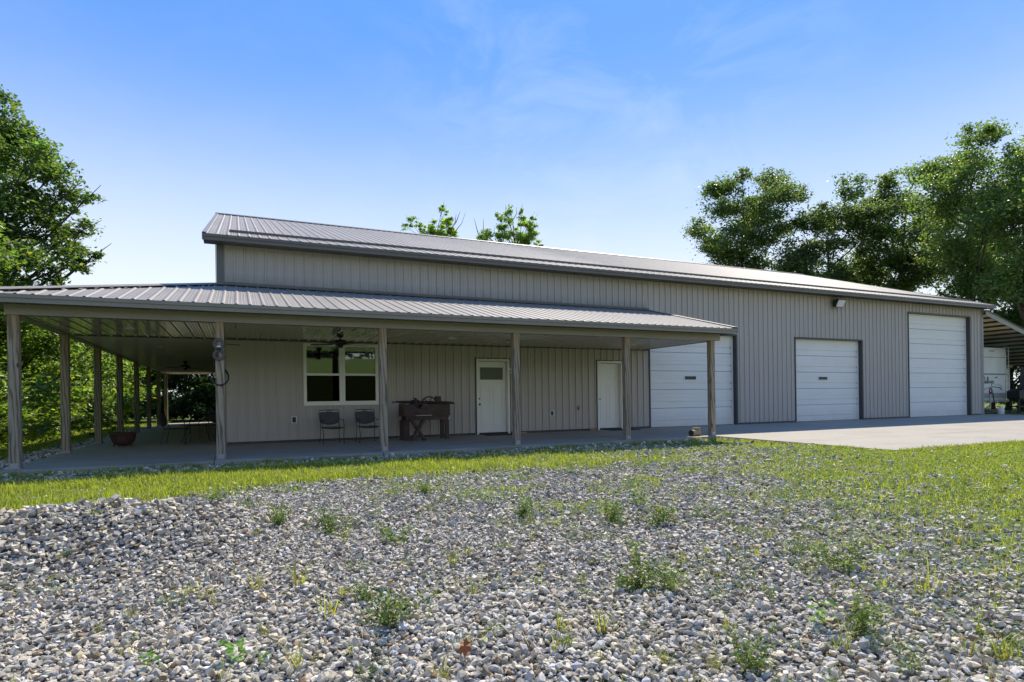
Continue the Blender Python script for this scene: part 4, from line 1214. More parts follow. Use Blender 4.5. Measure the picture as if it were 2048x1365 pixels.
for sel, BV, BF in ((dist < 3.5, ICO_V, ICO_F), ((dist >= 3.5) & (dist < 7), BOX_V, BOX_F), (dist >= 7, OCT_V, OCT_F)):
    xx, yy, ss = x[sel], y[sel], s[sel]
    n = len(xx); k = len(BV)
    shapes = stone_shapes(rng, 400, BV)
    Vs = shapes[rng.integers(0, 400, n)]
    sc = np.stack([rng.uniform(.95, 1.3, n), rng.uniform(.65, 1.0, n), rng.uniform(.5, .85, n)], 1) * ss[:, None] * 1.25
    Vs = np.einsum('nij,nkj->nki', rot_mats(rng, n, .65), Vs * sc[:, None, :])
    z = gz(xx, yy) + ss * rng.uniform(-.45, 1.15, n)
    Vs = Vs + np.stack([xx, yy, z], 1)[:, None, :]
    tone = np.clip(rng.normal(.465, .13, n), .12, .74)
    warm = rng.normal(0, 1, n)
    colr = np.stack([tone * (1.075 + .05 * warm), tone * (.975 + .01 * warm), tone * (.79 - .06 * warm)], 1)
    br = rng.uniform(0, 1, n) < .025
    colr[br] = np.array([.30, .21, .12]) * rng.uniform(.6, 1.1, (br.sum(), 1))
    GV.append(Vs.reshape(-1, 3)); GF.append((BF[None] + (np.arange(n) * k)[:, None, None]).reshape(-1, 3) + go)
    GC.append(np.repeat(colr, k, 0)); go += n * k
gravel = np_mesh('gravel', np.concatenate(GV), [np.concatenate(GF)], M['stone'], col=np.concatenate(GC), kind='stuff')
tag(gravel, 'loose grey crushed limestone gravel heaped and spread over the yard', 'gravel')
print('gravel stones', len(x))
# the largest stones near the camera lie as single pieces
meshes = []
for k in range(12):
    me = bpy.data.meshes.new('stone')
    sv = stone_shapes(rng, 1)[0] * np.array([1.15, rng.uniform(.7, 1), rng.uniform(.5, .75)])
    me.from_pydata(sv.tolist(), [], ICO_F.tolist()); me.materials.append(M['stone1']); meshes.append(me)
cx_, cy_, rr = wedge(900, 2.0, 5.2, rng, R(41))
gsel = grassy(cx_, cy_) < .2
cnt = 0
for x_, y_ in zip(cx_[gsel], cy_[gsel]):
    if cnt >= 260: break
    o = bpy.data.objects.new('stone', meshes[cnt % 12]); COL.objects.link(o)
    k = float(rng.uniform(.017, .024))
    o.scale = (k, k, k)
    o.location = (float(x_), float(y_), float(gz(x_, y_)) + k * .55)
    o.rotation_euler = (float(rng.normal(0, .4)), float(rng.normal(0, .4)), float(rng.uniform(0, 6.28)))
    o.parent = ground
    cnt += 1

# ------------------------------------------------------------------ grass
def blades(rng, x, y, z, h, w, lean, cols):
    """one bent two-piece blade per entry"""
    n = len(x)
    a = rng.uniform(0, 2 * np.pi, n)
    d = np.stack([np.cos(a), np.sin(a)], 1)
    p = np.stack([-d[:, 1], d[:, 0]], 1)
    l1 = lean * h * .35; l2 = lean * h
    V = np.zeros((n, 5, 3))
    base = np.stack([x, y], 1)
    V[:, 0, :2] = base - p * w[:, None] / 2; V[:, 1, :2] = base + p * w[:, None] / 2
    V[:, 0, 2] = V[:, 1, 2] = z - .01
    mid = base + d * l1[:, None]
    V[:, 2, :2] = mid + p * w[:, None] * .42; V[:, 3, :2] = mid - p * w[:, None] * .42
    V[:, 2, 2] = V[:, 3, 2] = z + h * .58
    V[:, 4, :2] = base + d * l2[:, None]; V[:, 4, 2] = z + h * (1 - .25 * np.clip(lean, 0, 1.5))
    i = np.arange(n) * 5
    Q = np.stack([i, i + 1, i + 2, i + 3], 1); T = np.stack([i + 3, i + 2, i + 4], 1)
    return V.reshape(-1, 3), Q, T, np.repeat(cols, 5, 0)
def gcol(rng, n, dry=.08):
    k = rng.uniform(0, 1, n)[:, None]
    c = np.array([.15, .20, .025]) * (1 - k) + np.array([.42, .44, .07]) * k
    c = c * rng.uniform(.75, 1.2, (n, 1))
    dr = rng.uniform(0, 1, n) < dry
    c[dr] = np.array([.30, .24, .11]) * rng.uniform(.6, 1.1, (dr.sum(), 1))
    return c
VV, QQ, TT, CC = [], [], [], []
off = 0
def push(res):
    global off
    V, Q, T, c = res
    VV.append(V); QQ.append(Q + off); TT.append(T + off); CC.append(c); off += len(V)
def scatter(x, y, hs, per, wid, spread, lean, dry, seed):
    rg = np.random.default_rng(seed)
    n = len(x)
    bx_ = np.repeat(x, per) + rg.normal(0, spread, n * per); by_ = np.repeat(y, per) + rg.normal(0, spread, n * per)
    h = np.repeat(hs, per) * rg.uniform(.55, 1.15, n * per)
    k = ~on_slab(bx_, by_)
    bx_, by_, h = bx_[k], by_[k], h[k]
    m_ = len(h)
    push(blades(rg, bx_, by_, gz(bx_, by_), h, wid * rg.uniform(.7, 1.3, m_), np.abs(rg.normal(lean, .3, m_)), gcol(rg, m_, dry)))
rg = np.random.default_rng(21)
# everything in front of the barn
N = 44000
x, y, rr = wedge(N, 2.2, 17, rg, R(43))
g = grassy(x, y)
keep = (~on_slab(x, y)) & (rg.uniform(0, 1, N) < np.where(g > .12, g ** 1.3, 0)) & (y < -3.7)
x, y, rr, g = x[keep], y[keep], rr[keep], g[keep]
strip = (y > interp_lo(x)) & (y < -5.0) & (x < 6)
hs = np.where(strip, rg.uniform(.07, .15, len(x)), np.where(y > -5, rg.uniform(.03, .08, len(x)), rg.uniform(.025, .075, len(x))))
near = rr < 7
scatter(x[near], y[near], hs[near], 6, .0045, .03, .55, .14, 1)
scatter(x[~near], y[~near], hs[~near], 5, .008, .05, .55, .10, 2)
# dense bright verge in the sun in front of the porch
n = 9000
x = rg.uniform(-4.5, 7.5, n); lo = interp_lo(x) + .28 * wob(x * 1.1 + 5, -6.5 * 1.1) + .15
y = lo + (rg.beta(1.3, 1.0, n)) * (-4.85 - lo)
k = ((x < 4) | (rg.uniform(0, 1, n) < .3)) & (rg.uniform(0, 1, n) < np.clip(.35 + grassy(x, y), 0, 1))
x, y = x[k], y[k]
scatter(x, y, rg.uniform(.06, .13, len(x)) * np.where(wob(x * .9, y) > 0, 1.2, .8), 5, .008, .05, .5, .05, 3)
# right-hand lawn
n = 9000
x = rg.uniform(6, 26, n); y = rg.uniform(-14, -3.8, n)
k = (rg.uniform(0, 1, n) < grassy(x, y) ** 1.5)
scatter(x[k], y[k], rg.uniform(.03, .08, k.sum()), 5, .011, .07, .6, .12, 4)
# side verge by the woods and behind
n = 3600
x = rg.uniform(-7.5, -3.95, n); y = rg.uniform(-6, 26, n)
scatter(x, y, rg.uniform(.05, .14, n), 5, .014, .07, .6, .06, 5)
n = 1500
x = rg.uniform(-4, 3, n); y = rg.uniform(19.8, 26, n)
scatter(x, y, rg.uniform(.06, .2, n), 5, .02, .08, .6, .06, 6)
# ragged tufts against the slab edges
n = 900
x = rg.uniform(-3, 11.7, n); y = -3.78 - np.abs(rg.normal(0, .16, n))
k = wob(x * 1.5, y * 0 + 2) > -.15
scatter(x[k], y[k], rg.uniform(.04, .15, k.sum()), 5, .007, .035, .7, .1, 7)
n = 500
tt = rg.uniform(0, 1, n); x = 11.75 + .3 * tt; y = -3.9 - 4.3 * tt
scatter(x - np.abs(rg.normal(.05, .06, n)), y, rg.uniform(.03, .10, n), 5, .008, .03, .7, .15, 8)
n = 1500
x = rg.uniform(12, 26, n); y = -8.25 - np.abs(rg.normal(0, .12, n))
scatter(x, y, rg.uniform(.04, .12, n), 5, .010, .04, .7, .2, 9)
# low broad-leaved cover: tiny rosettes scattered through the thin grass
V = np.concatenate(VV); C3 = np.concatenate(CC)
grass = np_mesh('grass', V, [np.concatenate(QQ), np.concatenate(TT)], M['grass'], col=C3, kind='stuff')
tag(grass, 'bright green grass and thin weeds growing through the gravel', 'grass')
print('blades', len(V) // 5)

# ------------------------------------------------------------------ leaves and trees
def leaf_cloud(rng, P, size, tilt=.8, cols=None, aspect=.62):
    """folded diamond leaves at points P"""
    n = len(P)
    s = size * rng.uniform(.65, 1.3, n)
    L = np.array([(-.5, 0, 0), (-.05, -.5 * aspect, .06), (.55, 0, -.04), (-.05, .5 * aspect, .06)])
    V = L[None] * s[:, None, None]
    V = np.einsum('nij,nkj->nki', rot_mats(rng, n, tilt), V) + P[:, None, :]
    i = np.arange(n) * 4
    F = np.stack([i, i + 1, i + 2, i + 3], 1)
    return V.reshape(-1, 3), F, np.repeat(cols, 4, 0)
def leaf_cols(rng, n, base, var=.25, yel=.0):
    c = np.array(base)[None] * np.exp(rng.normal(0, var, (n, 1)))
    c = c * np.stack([1 + rng.normal(0, .10, n), np.ones(n), 1 + rng.normal(0, .12, n)], 1)
    y = rng.uniform(0, 1, n) < yel
    c[y] = c[y] * np.array([2.0, 1.35, .8])
    return np.clip(c * np.array([1.55, 1.55, 1.9]), .004, .6)
def tree(name, label, base, lobes, seed, leaf=.22, dens=330, col=(.055, .095, .022), trunk_r=.2, lat=None, depth=1.2, group=None, twigs=(), yel=.03, flat=.75, trunk_h=None, sub=11, grow=1.1):
    """lobes: (across, height, radius) in metres; depth is spread at random"""
    rg = np.random.default_rng(seed)
    bz_ = float(gz(base[0], base[1])) - .05
    r = empty(name, (base[0], base[1], bz_), label=label, cat='tree', group=group)
    lat = np.array(lat if lat is not None else (1, 0)); dep = np.array((-lat[1], lat[0]))
    cen = []
    for (a, zz, rad) in lobes:
        d = rg.normal(0, depth)
        p = lat * a + dep * d
        cen.append((p[0], p[1], zz - bz_, rad))
        if rg.uniform() < .55:                       # a second lobe in front or behind fills the crown's depth
            d2 = d + rg.choice([-1, 1]) * rg.uniform(.8, 1.8) * max(rad, .4)
            p = lat * a * .85 + dep * d2
            cen.append((p[0], p[1], (zz - bz_) - rad * rg.uniform(0, .5), rad * .9))
    cen = np.array(cen)
    cen[:, 3] *= grow
    top = cen[:, 2].max()
    th = trunk_h if trunk_h else top * .86
    # trunk with limbs to every lobe
    mb = MB()
    tp = []
    cx0 = np.average(cen[:, :2], axis=0, weights=cen[:, 3])
    for k in range(9):
        f = k / 8
        tp.append((cx0[0] * f ** 1.3 + rg.normal(0, .05) * f, cx0[1] * f ** 1.3 + rg.normal(0, .05) * f, th * f))
    mb.tube(tp, [trunk_r * (1.25 if k == 0 else 1 - .82 * k / 8) for k in range(9)], 8)
    for c in cen:
        hd_ = math.hypot(c[0] - cx0[0], c[1] - cx0[1])
        zs = max(.15 * th, min(th * .97, c[2] - hd_ * rg.uniform(.6, 1.1) - .25 * c[3]))
        f = zs / th
        s0 = np.array([cx0[0] * f ** 1.3, cx0[1] * f ** 1.3, zs])
        e = c[:3]
        m_ = s0 + (e - s0) * .5 + np.array([rg.normal(0, .12), rg.normal(0, .12), -.08 * hd_])
        rr_ = max(.02, trunk_r * (1 - .82 * f) * .55)
        mb.tube([s0, m_, e, e + (e - m_) * .35], [rr_, rr_ * .65, rr_ * .32, .008], 5, cap=False)
        for _ in range(3):
            d = rg.normal(size=3); d /= np.linalg.norm(d); d[2] = abs(d[2]) * .6
            mb.tube([m_ + (e - m_) * rg.uniform(.3, 1), e + d * c[3] * .8], [rr_ * .3, .006], 4, cap=False)
    for tw in twigs:
        mb.tube([(lat[0] * a, lat[1] * a, zz - bz_) for a, zz in tw], [.035 - .026 * i / (len(tw) - 1) for i in range(len(tw))], 4, cap=False)
        a, zz = tw[0]
        mb.tube([(cx0[0], cx0[1], max(1, zz - bz_ - 2.2)), (lat[0] * a, lat[1] * a, zz - bz_)], [.05, .03], 4, cap=False)
    mb.build('trunk', M['bark'], r, smooth=True)
    pts, cl = [], []
    for c in cen:
        n = int(dens * max(c[3], .22) ** 2 * 2.3) + 14
        ns = max(2, int(sub * rg.uniform(.7, 1.3)))
        sd = rg.normal(size=(ns, 3)); sd /= np.linalg.norm(sd, axis=1, keepdims=True)
        sc_ = c[:3] + sd * c[3] * rg.uniform(.35, .95, (ns, 1)) * np.array([1, 1, flat])
        w = rg.integers(0, ns, n)
        sr = c[3] * rg.uniform(.20, .42, ns)
        q = sc_[w] + rg.normal(size=(n, 3)) * sr[w][:, None] * np.array([.8, .8, .5])
        pts.append(q)
        tone = np.exp(rg.normal(0, .16, ns))
        cl.append(leaf_cols(rg, n, col, .2, yel) * tone[w][:, None])
    P = np.concatenate(pts); C_ = np.concatenate(cl)
    k = P[:, 2] > .1
    P, C_ = P[k], C_[k]
    V, F, c = leaf_cloud(rg, P, leaf, .85, C_)
    np_mesh('crown', V, [F], M['leaf'], r, col=c)
    return len(P)
nl = 0
LB = [(.7,11.7,.45),(.7,11.0,.65),(1.0,10.6,.7),(1.4,10.3,.6),(.9,9.7,.8),(1.7,10.1,.45),(1.9,9.5,.6),(1.3,9.1,.8),(2.3,9.5,.4),(2.8,9.2,.35),(2.5,8.7,.6),(1.7,8.3,.8),(.8,8.2,.8),(2.9,8.3,.35),(2.3,7.7,.7),(3.0,7.5,.4),(2.6,7.0,.6),(1.7,7.2,.7),(1.0,6.8,.7),(3.2,6.5,.35),(2.1,6.4,.7),(2.8,6.1,.4),(1.2,5.9,.7),(.6,7.3,.6),(1.9,5.4,.6),(.9,5.3,.5),(.2,10.0,1.1),(-.1,7.7,1.4),(.1,6.1,.8),(-.5,8.7,1.1),(-.9,7.0,1.1),(-.4,10.4,.8),(-2,8,1.3),(-2.4,6.4,1.3),(-1.2,9.9,1.1)]
nl += tree('oak_tree', 'tall leafy tree rising above the left end of the porch roof', (-7.52, 10.08), LB, 1, leaf=.14, dens=520, col=(.062, .095, .025), lat=(.956, .294), depth=.9, trunk_r=.2)
TA = [(-1.8,19.3,1.1),(-3.8,16.5,.9),(-.8,19.2,1.2),(.5,20.2,.6),(2.5,19.9,1.1),(3.2,18.6,1.2),(4.9,18.3,.9),(-1.3,17.4,1.5),(.8,17.2,1.7),(2.6,16.9,1.7),(-2.5,15.1,1.2),(-.2,14.9,1.8),(2.1,14.6,1.8),(3.4,15.7,.9),(-2.5,13.3,.9),(-.6,13.1,1.5),(1.5,12.6,1.2),(.3,10.6,1.8),(.7,18.4,1.0)]
nl += tree('oak_tree', 'broad dark tree standing alone behind the barn roof, left of the right-hand trees', (40.27, 23.62), TA, 2, leaf=.23, col=(.07, .098, .034), grow=1.24, dens=215, lat=(.703, -.712), depth=1.4, trunk_r=.3)
TB = [(-2.3,15.3,.8),(-.7,15.0,1.2),(-.1,16.0,.9),(1.4,16.2,1.1),(1.0,14.2,1.6),(-1.4,12.9,1.4),(-2.6,12.0,1.4),(2.2,14.6,1.1),(.4,12.2,1.1),(2.7,12.6,1.4),(-2.6,11.0,.8),(1.0,10.5,1.1),(-.2,9.5,1.4),(3.3,14.2,1.1),(-1.6,10.0,1.3)]
nl += tree('oak_tree', 'dark rounded tree with bare inner limbs, second from left behind the barn', (42.46, 16.54), TB, 3, leaf=.23, grow=1.24, dens=215, col=(.06, .085, .031), lat=(.609, -.793), depth=1.4, trunk_r=.28)
TC = [(-.5,17.9,.8),(-1.1,16.8,1.1),(.2,16.3,1.4),(-.4,14.7,1.7),(1.3,16.9,.7),(.7,14.5,1.4),(1.3,12.4,1.7),(-.5,11.9,1.4),(-1.7,11.0,1.1),(.7,10.0,1.4),(2.5,15.6,1.2),(2.7,13.6,1.5),(2.8,11.2,1.6)]
nl += tree('oak_tree', 'narrow tree with small round top, third from left behind the barn', (48.29, 15.21), TC, 4, leaf=.23, col=(.07, .098, .034), grow=1.24, dens=215, lat=(.543, -.84), depth=1.4, trunk_r=.25)
TD = [(-2.5,15.8,1.0),(-1.3,16.1,1.0),(-.8,15.2,1.5),(.9,17.2,1.0),(.4,16.5,.9),(1.6,17.4,.6),(1.3,15.4,1.7),(-.1,14.0,1.5),(-1.5,13.7,1.5),(1.7,13.3,1.7),(-.5,12.1,1.6),(1.3,11.4,1.7),(-1.0,10.3,1.4),(.8,9.3,1.7),(2.1,9.6,1.4)]
nl += tree('oak_tree', 'tallest broad tree rising behind the right end of the barn roof', (44.48, 7.91), TD, 5, leaf=.19, grow=1.22, dens=225, col=(.078, .112, .036), lat=(.473, -.881), depth=1.4, trunk_r=.32)
TE = [(-.3,15.6,.6),(0,14.3,1.0),(-.4,13.5,1.2),(.1,12.0,1.4),(-.4,10.4,1.4),(.1,8.8,1.5),(-1.1,7.4,1.2),(-.4,6.8,1.3),(1.1,14.6,1.5),(1.2,12.1,1.8),(1.2,9.6,1.8)]
nl += tree('oak_tree', 'tall tree at the right frame edge above the lean-to', (42.15, 3.63), TE, 6, leaf=.19, grow=1.22, dens=225, col=(.078, .112, .036), lat=(.421, -.907), depth=1.3, trunk_r=.26)
TG = [(-.7,7.1,1.0),(-1.9,7.8,1.0),(.2,6.2,1.3),(.9,5.4,1.5),(-.7,5.2,1.3),(1.7,6.3,1.6),(.5,4.4,1.3),(1.7,4.0,1.6),(-.3,3.4,1.5),(1.0,2.6,1.5),(2.6,3,1.5),(3,5,1.5),(-.5,1.1,1.2),(.8,1.0,1.2),(2,1.2,1.3),(-1.8,1.2,1.2)]
nl += tree('understory_tree', 'low dark tree behind the lean-to and trailers', (44.5, 5.6), TG, 7, leaf=.22, dens=190, col=(.045, .08, .02), lat=(.439, -.899), depth=1.2, trunk_r=.16)
for i, (bx_, by_, lb) in enumerate(((46.5, 26.0, 'low rounded tree filling the gap behind the first of the right-hand trees'), (49.0, 20.5, 'low rounded tree filling the gap behind the second right-hand tree'), (51.5, 12.5, 'low rounded tree filling the gap behind the third right-hand tree'))):
    rq = np.random.default_rng(500 + i)
    lobes = [(float(rq.uniform(-3.4, 3.4)), float(rq.uniform(4.5, 12.8)), float(rq.uniform(1.0, 1.7))) for _ in range(20)]
    nl += tree('understory_tree', lb, (bx_, by_), lobes, 510 + i, leaf=.24, dens=120, col=(.06, .09, .03), lat=(.6, -.8), depth=1.2, trunk_r=.2)
TM1 = [(-1.5,14.1,.34),(-1.7,13.7,.26),(-.8,13.8,.26),(-.7,13.4,.3),(.1,14.4,.26),(.2,13.6,.4),(.1,13.3,.32),(.7,13.3,.3),(.9,15.5,.24),(1.0,14.8,.22),(1.0,14.3,.3),(.9,13.5,.34),(1.5,14.1,.4),(1.6,13.4,.4),(0,12.2,.8),(1,11.6,1.0),(-.8,11.8,.8),(.2,10.2,1.2)]
TW1 = [[(1.9,13.7),(2.3,14.2),(2.6,15.0)],[(1.8,14.2),(1.9,14.9)],[(1.9,14.3),(2.2,15.1)]]
nl += tree('poplar_tree', 'tufted poplar top with bare twigs showing above the roof ridge, left of the pair', (13.58, 27.3), TM1, 8, leaf=.15, dens=650, grow=1.25, col=(.13, .185, .035), lat=(.956, -.292), depth=.35, trunk_r=.16, twigs=TW1, flat=1.1, sub=5, trunk_h=13.0)
TM2 = [(-2.3,13.2,.42),(-1.8,12.9,.3),(-1.1,14.7,.25),(-1.0,14.0,.4),(-.2,15.1,.32),(-.3,14.3,.42),(-.4,13.6,.5),(-.6,13.0,.5),(.7,14.4,.32),(.6,13.8,.4),(.5,13.1,.42),(.7,12.8,.5),(1.4,13.8,.4),(1.5,13.3,.42),(1.1,12.8,.5),(1.9,12.6,.28),(1.6,14.4,.14),(.7,15.0,.15),(0,11.6,.9),(1.2,11.4,.9),(-1.2,11.6,.8),(.2,10,1.2)]
TW2 = [[(-2.6,13.4),(-2.8,14.2),(-2.9,14.6)],[(-2.2,13.5),(-2.2,14.2),(-2.2,14.6)],[(-1.1,12.9),(-1.4,13.5),(-1.4,14.0)],[(0,14.4),(.3,14.9),(.3,15.4)],[(-.5,15.1),(-.5,15.6)]]
nl += tree('poplar_tree', 'tufted poplar top with bare twigs showing above the roof ridge, right of the pair', (19.3, 25.12), TM2, 9, leaf=.15, dens=650, grow=1.25, col=(.13, .185, .035), lat=(.908, -.419), depth=.35, trunk_r=.16, twigs=TW2, flat=1.1, sub=5, trunk_h=12.6)
# woods edge along the side porch
rw = np.random.default_rng(77)
WOODS = [(-6.4, -1.0, 6.2, 'leafy tree at the far left edge, behind the corner porch post'), (-6.6, 2.2, 5.6, 'leafy tree between the corner post and the second side post'),
         (-7.4, 5.5, 6.5, 'leafy tree between the second and third side posts'), (-6.6, 8.6, 5.2, 'bushy tree between the third and fourth side posts'),
         (-6.9, 12.2, 5.6, 'bushy tree beyond the cast-iron kettle'), (-6.7, 16.0, 5.4, 'bushy tree between the fifth and sixth side posts'),
         (-6.4, 20.0, 5.6, 'bushy tree between the sixth and seventh side posts'), (-6.0, 23.8, 5.4, 'dense tree just left of the last side post'),
         (-3.7, 25.2, 5.4, 'dark dense tree just right of the last side post'), (-1.0, 26.0, 5.2, 'dark dense tree beyond the iron table on the side porch'),
         (1.6, 26.8, 5.0, 'dark dense tree hidden mostly by the barn corner'), (-9.6, 3.6, 8.0, 'taller tree deep in the woods beyond the second side post'),
         (-9.8, 14.5, 6.8, 'taller tree deep in the woods beyond the kettle'), (-9.4, 22.5, 6.6, 'taller tree deep in the woods beyond the sixth side post'),
         (-9.8, 9.0, 7.6, 'taller tree deep in the woods beyond the third side post'), (-9.6, 27.5, 6.6, 'taller tree deep in the woods beyond the seventh side post'),
         (-6.0, 28.5, 6.0, 'dark tree at the back of the woods left of the iron table'), (-2.2, 29.5, 6.0, 'dark tree at the back of the woods behind the iron table'),
         (1.2, 30.5, 5.8, 'dark tree at the back of the woods behind the barn corner'),
         (-4.6, 36.5, 7.0, 'farthest dark tree of the woods seen left of the hanging coil'), (-8.4, 36.0, 7.0, 'farthest dark tree of the woods seen past the last side posts')]
for i, (x_, y_, h_, lb) in enumerate(WOODS):
    lobes = []
    nlb = 28
    for k in range(nlb):
        zz = .4 + (h_ - .9) * ((k + .5) / nlb) ** .9
        wdt = 2.3 * math.sqrt(max(.12, 1 - ((zz - h_ * .40) / (h_ * .62)) ** 2))
        lobes.append((float(rw.uniform(-wdt, wdt)), zz, float(rw.uniform(.55, .95))))
    for k in range(6):
        lobes.append((float(rw.uniform(-2.2, 2.2)), float(rw.uniform(.35, 1.1)), float(rw.uniform(.5, .75))))
    dark = i in (8, 9, 10, 16, 17, 18, 19, 20)
    nl += tree('understory_tree', lb, (x_, y_), lobes, 100 + i, leaf=(.155 if x_ > -9 else .21) if y_ < 18 else .23, dens=(195 if x_ > -9 else 95) if y_ < 18 else 110, col=(.034, .06, .018) if dark else (.085, .125, .026), lat=(1, 0) if dark else (0, 1), depth=.8, trunk_r=.11, yel=.05, group='trees along the woods edge', sub=8)
print('leaves', nl)

# a wood along the top of the lawn behind the camera, seen only mirrored in the window
rf = np.random.default_rng(64)
n = 9000
fx_ = rf.uniform(-140, 190, n)
fy_ = -172 - rf.uniform(0, 22, n)
fz_ = gz(fx_, fy_) + (9 + 4 * np.sin(fx_ * .21) + 2 * np.sin(fx_ * .63)) * np.sqrt(rf.uniform(0, 1, n))
V, F, c = leaf_cloud(rf, np.stack([fx_, fy_, fz_], 1), 2.6, .8, leaf_cols(rf, n, (.03, .05, .016), .25))
tag(np_mesh('far_wood', V, [F], M['leaf'], col=c, kind='stuff'), 'dark wood along the top of the lawn, mirrored in the window', 'wood')

# ------------------------------------------------------------------ single weeds in the gravel
wr = np.random.default_rng(5)
def weed_mesh(kind, seed):
    rg = np.random.default_rng(seed)
    if kind == 'g':                                       # upright grass clump, reddish at the base
        n = int(rg.integers(16, 30))
        x = rg.normal(0, .02, n); y = rg.normal(0, .02, n)
        h = rg.uniform(.05, .20, n) * rg.uniform(.6, 1, n)
        c = gcol(rg, n, .3)
        V, Q, T, C_ = blades(rg, x, y, np.zeros(n), h, rg.uniform(.003, .006, n), np.abs(rg.normal(.7, .4, n)), c)
        C_ = C_.reshape(n, 5, 3); C_[:, :2] = C_[:, :2] * .45 + np.array([.10, .05, .02]); C_ = C_.reshape(-1, 3)
        return V, [Q, T], C_
    if kind == 'b':                                       # broad-leaved sprout
        n = int(rg.integers(14, 22))
        zz = rg.uniform(.01, .09, n); a = rg.uniform(0, 6.28, n); q = rg.uniform(.01, .05, n)
        P = np.stack([np.cos(a) * q, np.sin(a) * q, zz], 1)
        V, F, C_ = leaf_cloud(rg, P, .034, .6, leaf_cols(rg, n, (.10, .19, .025), .2))
        return V, [F], C_
    # feathery ragweed: stems with many small narrow leaflets
    ns = int(rg.integers(5, 10))
    pts, stems = [], []
    for _ in range(ns):
        d = np.array([rg.normal(0, .8), rg.normal(0, .8), 1.0]); d /= np.linalg.norm(d)
        l = rg.uniform(.09, .19)
        m_ = int(60 * l / .15)
        stems.append(d * l)
        tt = rg.uniform(.15, 1, m_)[:, None]
        pts.append(d * l * tt + rg.normal(0, .018, (m_, 3)))
    P = np.concatenate(pts); P[:, 2] = np.abs(P[:, 2]) + .005
    V, F, C_ = leaf_cloud(rg, P, .021, 1.0, leaf_cols(rg, len(P), (.07, .105, .025), .3, .1), .42)
    SV = np.array([[(-.0015, 0, 0), (.0015, 0, 0), tuple(e + np.array([.001, 0, 0])), tuple(e - np.array([.001, 0, 0]))] for e in stems]).reshape(-1, 3)
    F = np.concatenate([F, np.arange(len(SV)).reshape(-1, 4) + len(V)])
    return np.concatenate([V, SV]), [F], np.concatenate([C_, np.tile([[.10, .09, .03]], (len(SV), 1))])
WEEDS = [
 (.51, -8.93, 'f', 1.3, 'rounded feathery weed just past the crest of the gravel heap'), (-.08, -8.6, 'f', 1.1, 'feathery weed at the back foot of the gravel heap near the verge'),
 (.73, -10.11, 'f', 1.2, 'feathery weed on the gravel shoulder right of the heap'), (.17, -9.77, 'f', 1.2, 'feathery weed on top of the gravel heap'),
 (1.12, -10.38, 'f', 1.4, 'spreading feathery weed right of the gravel heap'), (1.54, -11.0, 'f', 1.3, 'lone feathery weed in mid gravel left of centre'),
 (2.42, -8.81, 'f', 1.1, 'small feathery weed near the grass verge at centre'), (2.79, -10.68, 'f', 1.3, 'feathery weed in the open gravel right of centre'),
 (3.48, -11.17, 'f', 1.5, 'bushy feathery weed in the right-hand gravel, left of two'), (3.75, -11.44, 'f', 1.5, 'bushy feathery weed in the right-hand gravel, right of two'),
 (4.14, -10.69, 'f', 1.6, 'wide weed patch midway to the apron corner'), (.74, -11.88, 'g', 1.3, 'tall grass clump at the right foot of the gravel heap'),
 (.24, -11.88, 'g', .9, 'thin grass clump at the front foot of the gravel heap'), (.83, -12.44, 'g', 1.3, 'tall grass clump beside the feathery weeds left of centre'),
 (1.04, -12.32, 'f', .9, 'round feathery weed left of centre, behind a larger one'), (1.08, -12.75, 'f', 1.4, 'large feathery weed in the foreground left of centre'),
 (.96, -12.19, 'g', 1.0, 'slim grass clump behind the foreground feathery weed'), (.49, -11.85, 'g', 1.0, 'short grass clump near the front of the gravel heap'),
 (.06, -12.78, 'b', 1.0, 'broad-leaved sprout in the foreground, leftmost of three'), (.38, -12.82, 'b', 1.2, 'broad-leaved sprout in the foreground, middle of three'),
 (.50, -12.91, 'b', .7, 'tiny broad-leaved sprout in the foreground, rightmost of three'), (.64, -13.03, 'g', 1.1, 'grass clump with long blades near the bottom edge left of centre'),
 (1.63, -12.53, 'g', 1.1, 'grass clump in the gravel at centre'), (1.33, -13.18, 'g', .7, 'small grass clump beside the orange dry leaf'),
 (2.55, -12.84, 'f', 1.5, 'tall feathery weed right of centre, left of two'), (2.70, -12.92, 'f', 1.1, 'tall feathery weed right of centre, right of two'),
 (1.82, -13.23, 'g', 1.0, 'reddish grass clump right of the orange leaf, left of two'), (1.98, -13.31, 'g', 1.1, 'reddish grass clump right of the orange leaf, right of two'),
 (2.32, -13.94, 'f', 1.1, 'feathery weed cut by the bottom edge right of centre'), (3.0, -13.68, 'b', 1.5, 'dark broad-leaved weed in the lower right gravel'),
 (3.06, -13.84, 'f', 1.4, 'dense dark weed in the lower right gravel'), (3.93, -13.64, 'g', 1.6, 'large arching grass clump near the right edge'),
 (3.96, -13.11, 'f', 1.3, 'feathery weed behind the arching clump near the right edge'), (2.18, -13.84, 'g', .8, 'small pale grass clump near the bottom edge right of centre'),
 (3.35, -14.29, 'g', 1.2, 'tall grass clump in the lower right corner'), (-.06, -12.55, 'g', .8, 'small grass clump at lower left below the gravel heap')]
for i, (x_, y_, kd, s_, lb) in enumerate(WEEDS):
    V, F, C_ = weed_mesh(kd, 300 + i)
    V = np.asarray(V) * s_
    o = np_mesh({'g': 'grass_clump', 'b': 'broadleaf_weed', 'f': 'feathery_weed'}[kd], V, F, M['grass'], col=C_)
    o.location = (x_, y_, float(gz(x_, y_)) + .005)
    tag(o, lb, 'weed', 'weeds growing through the gravel')
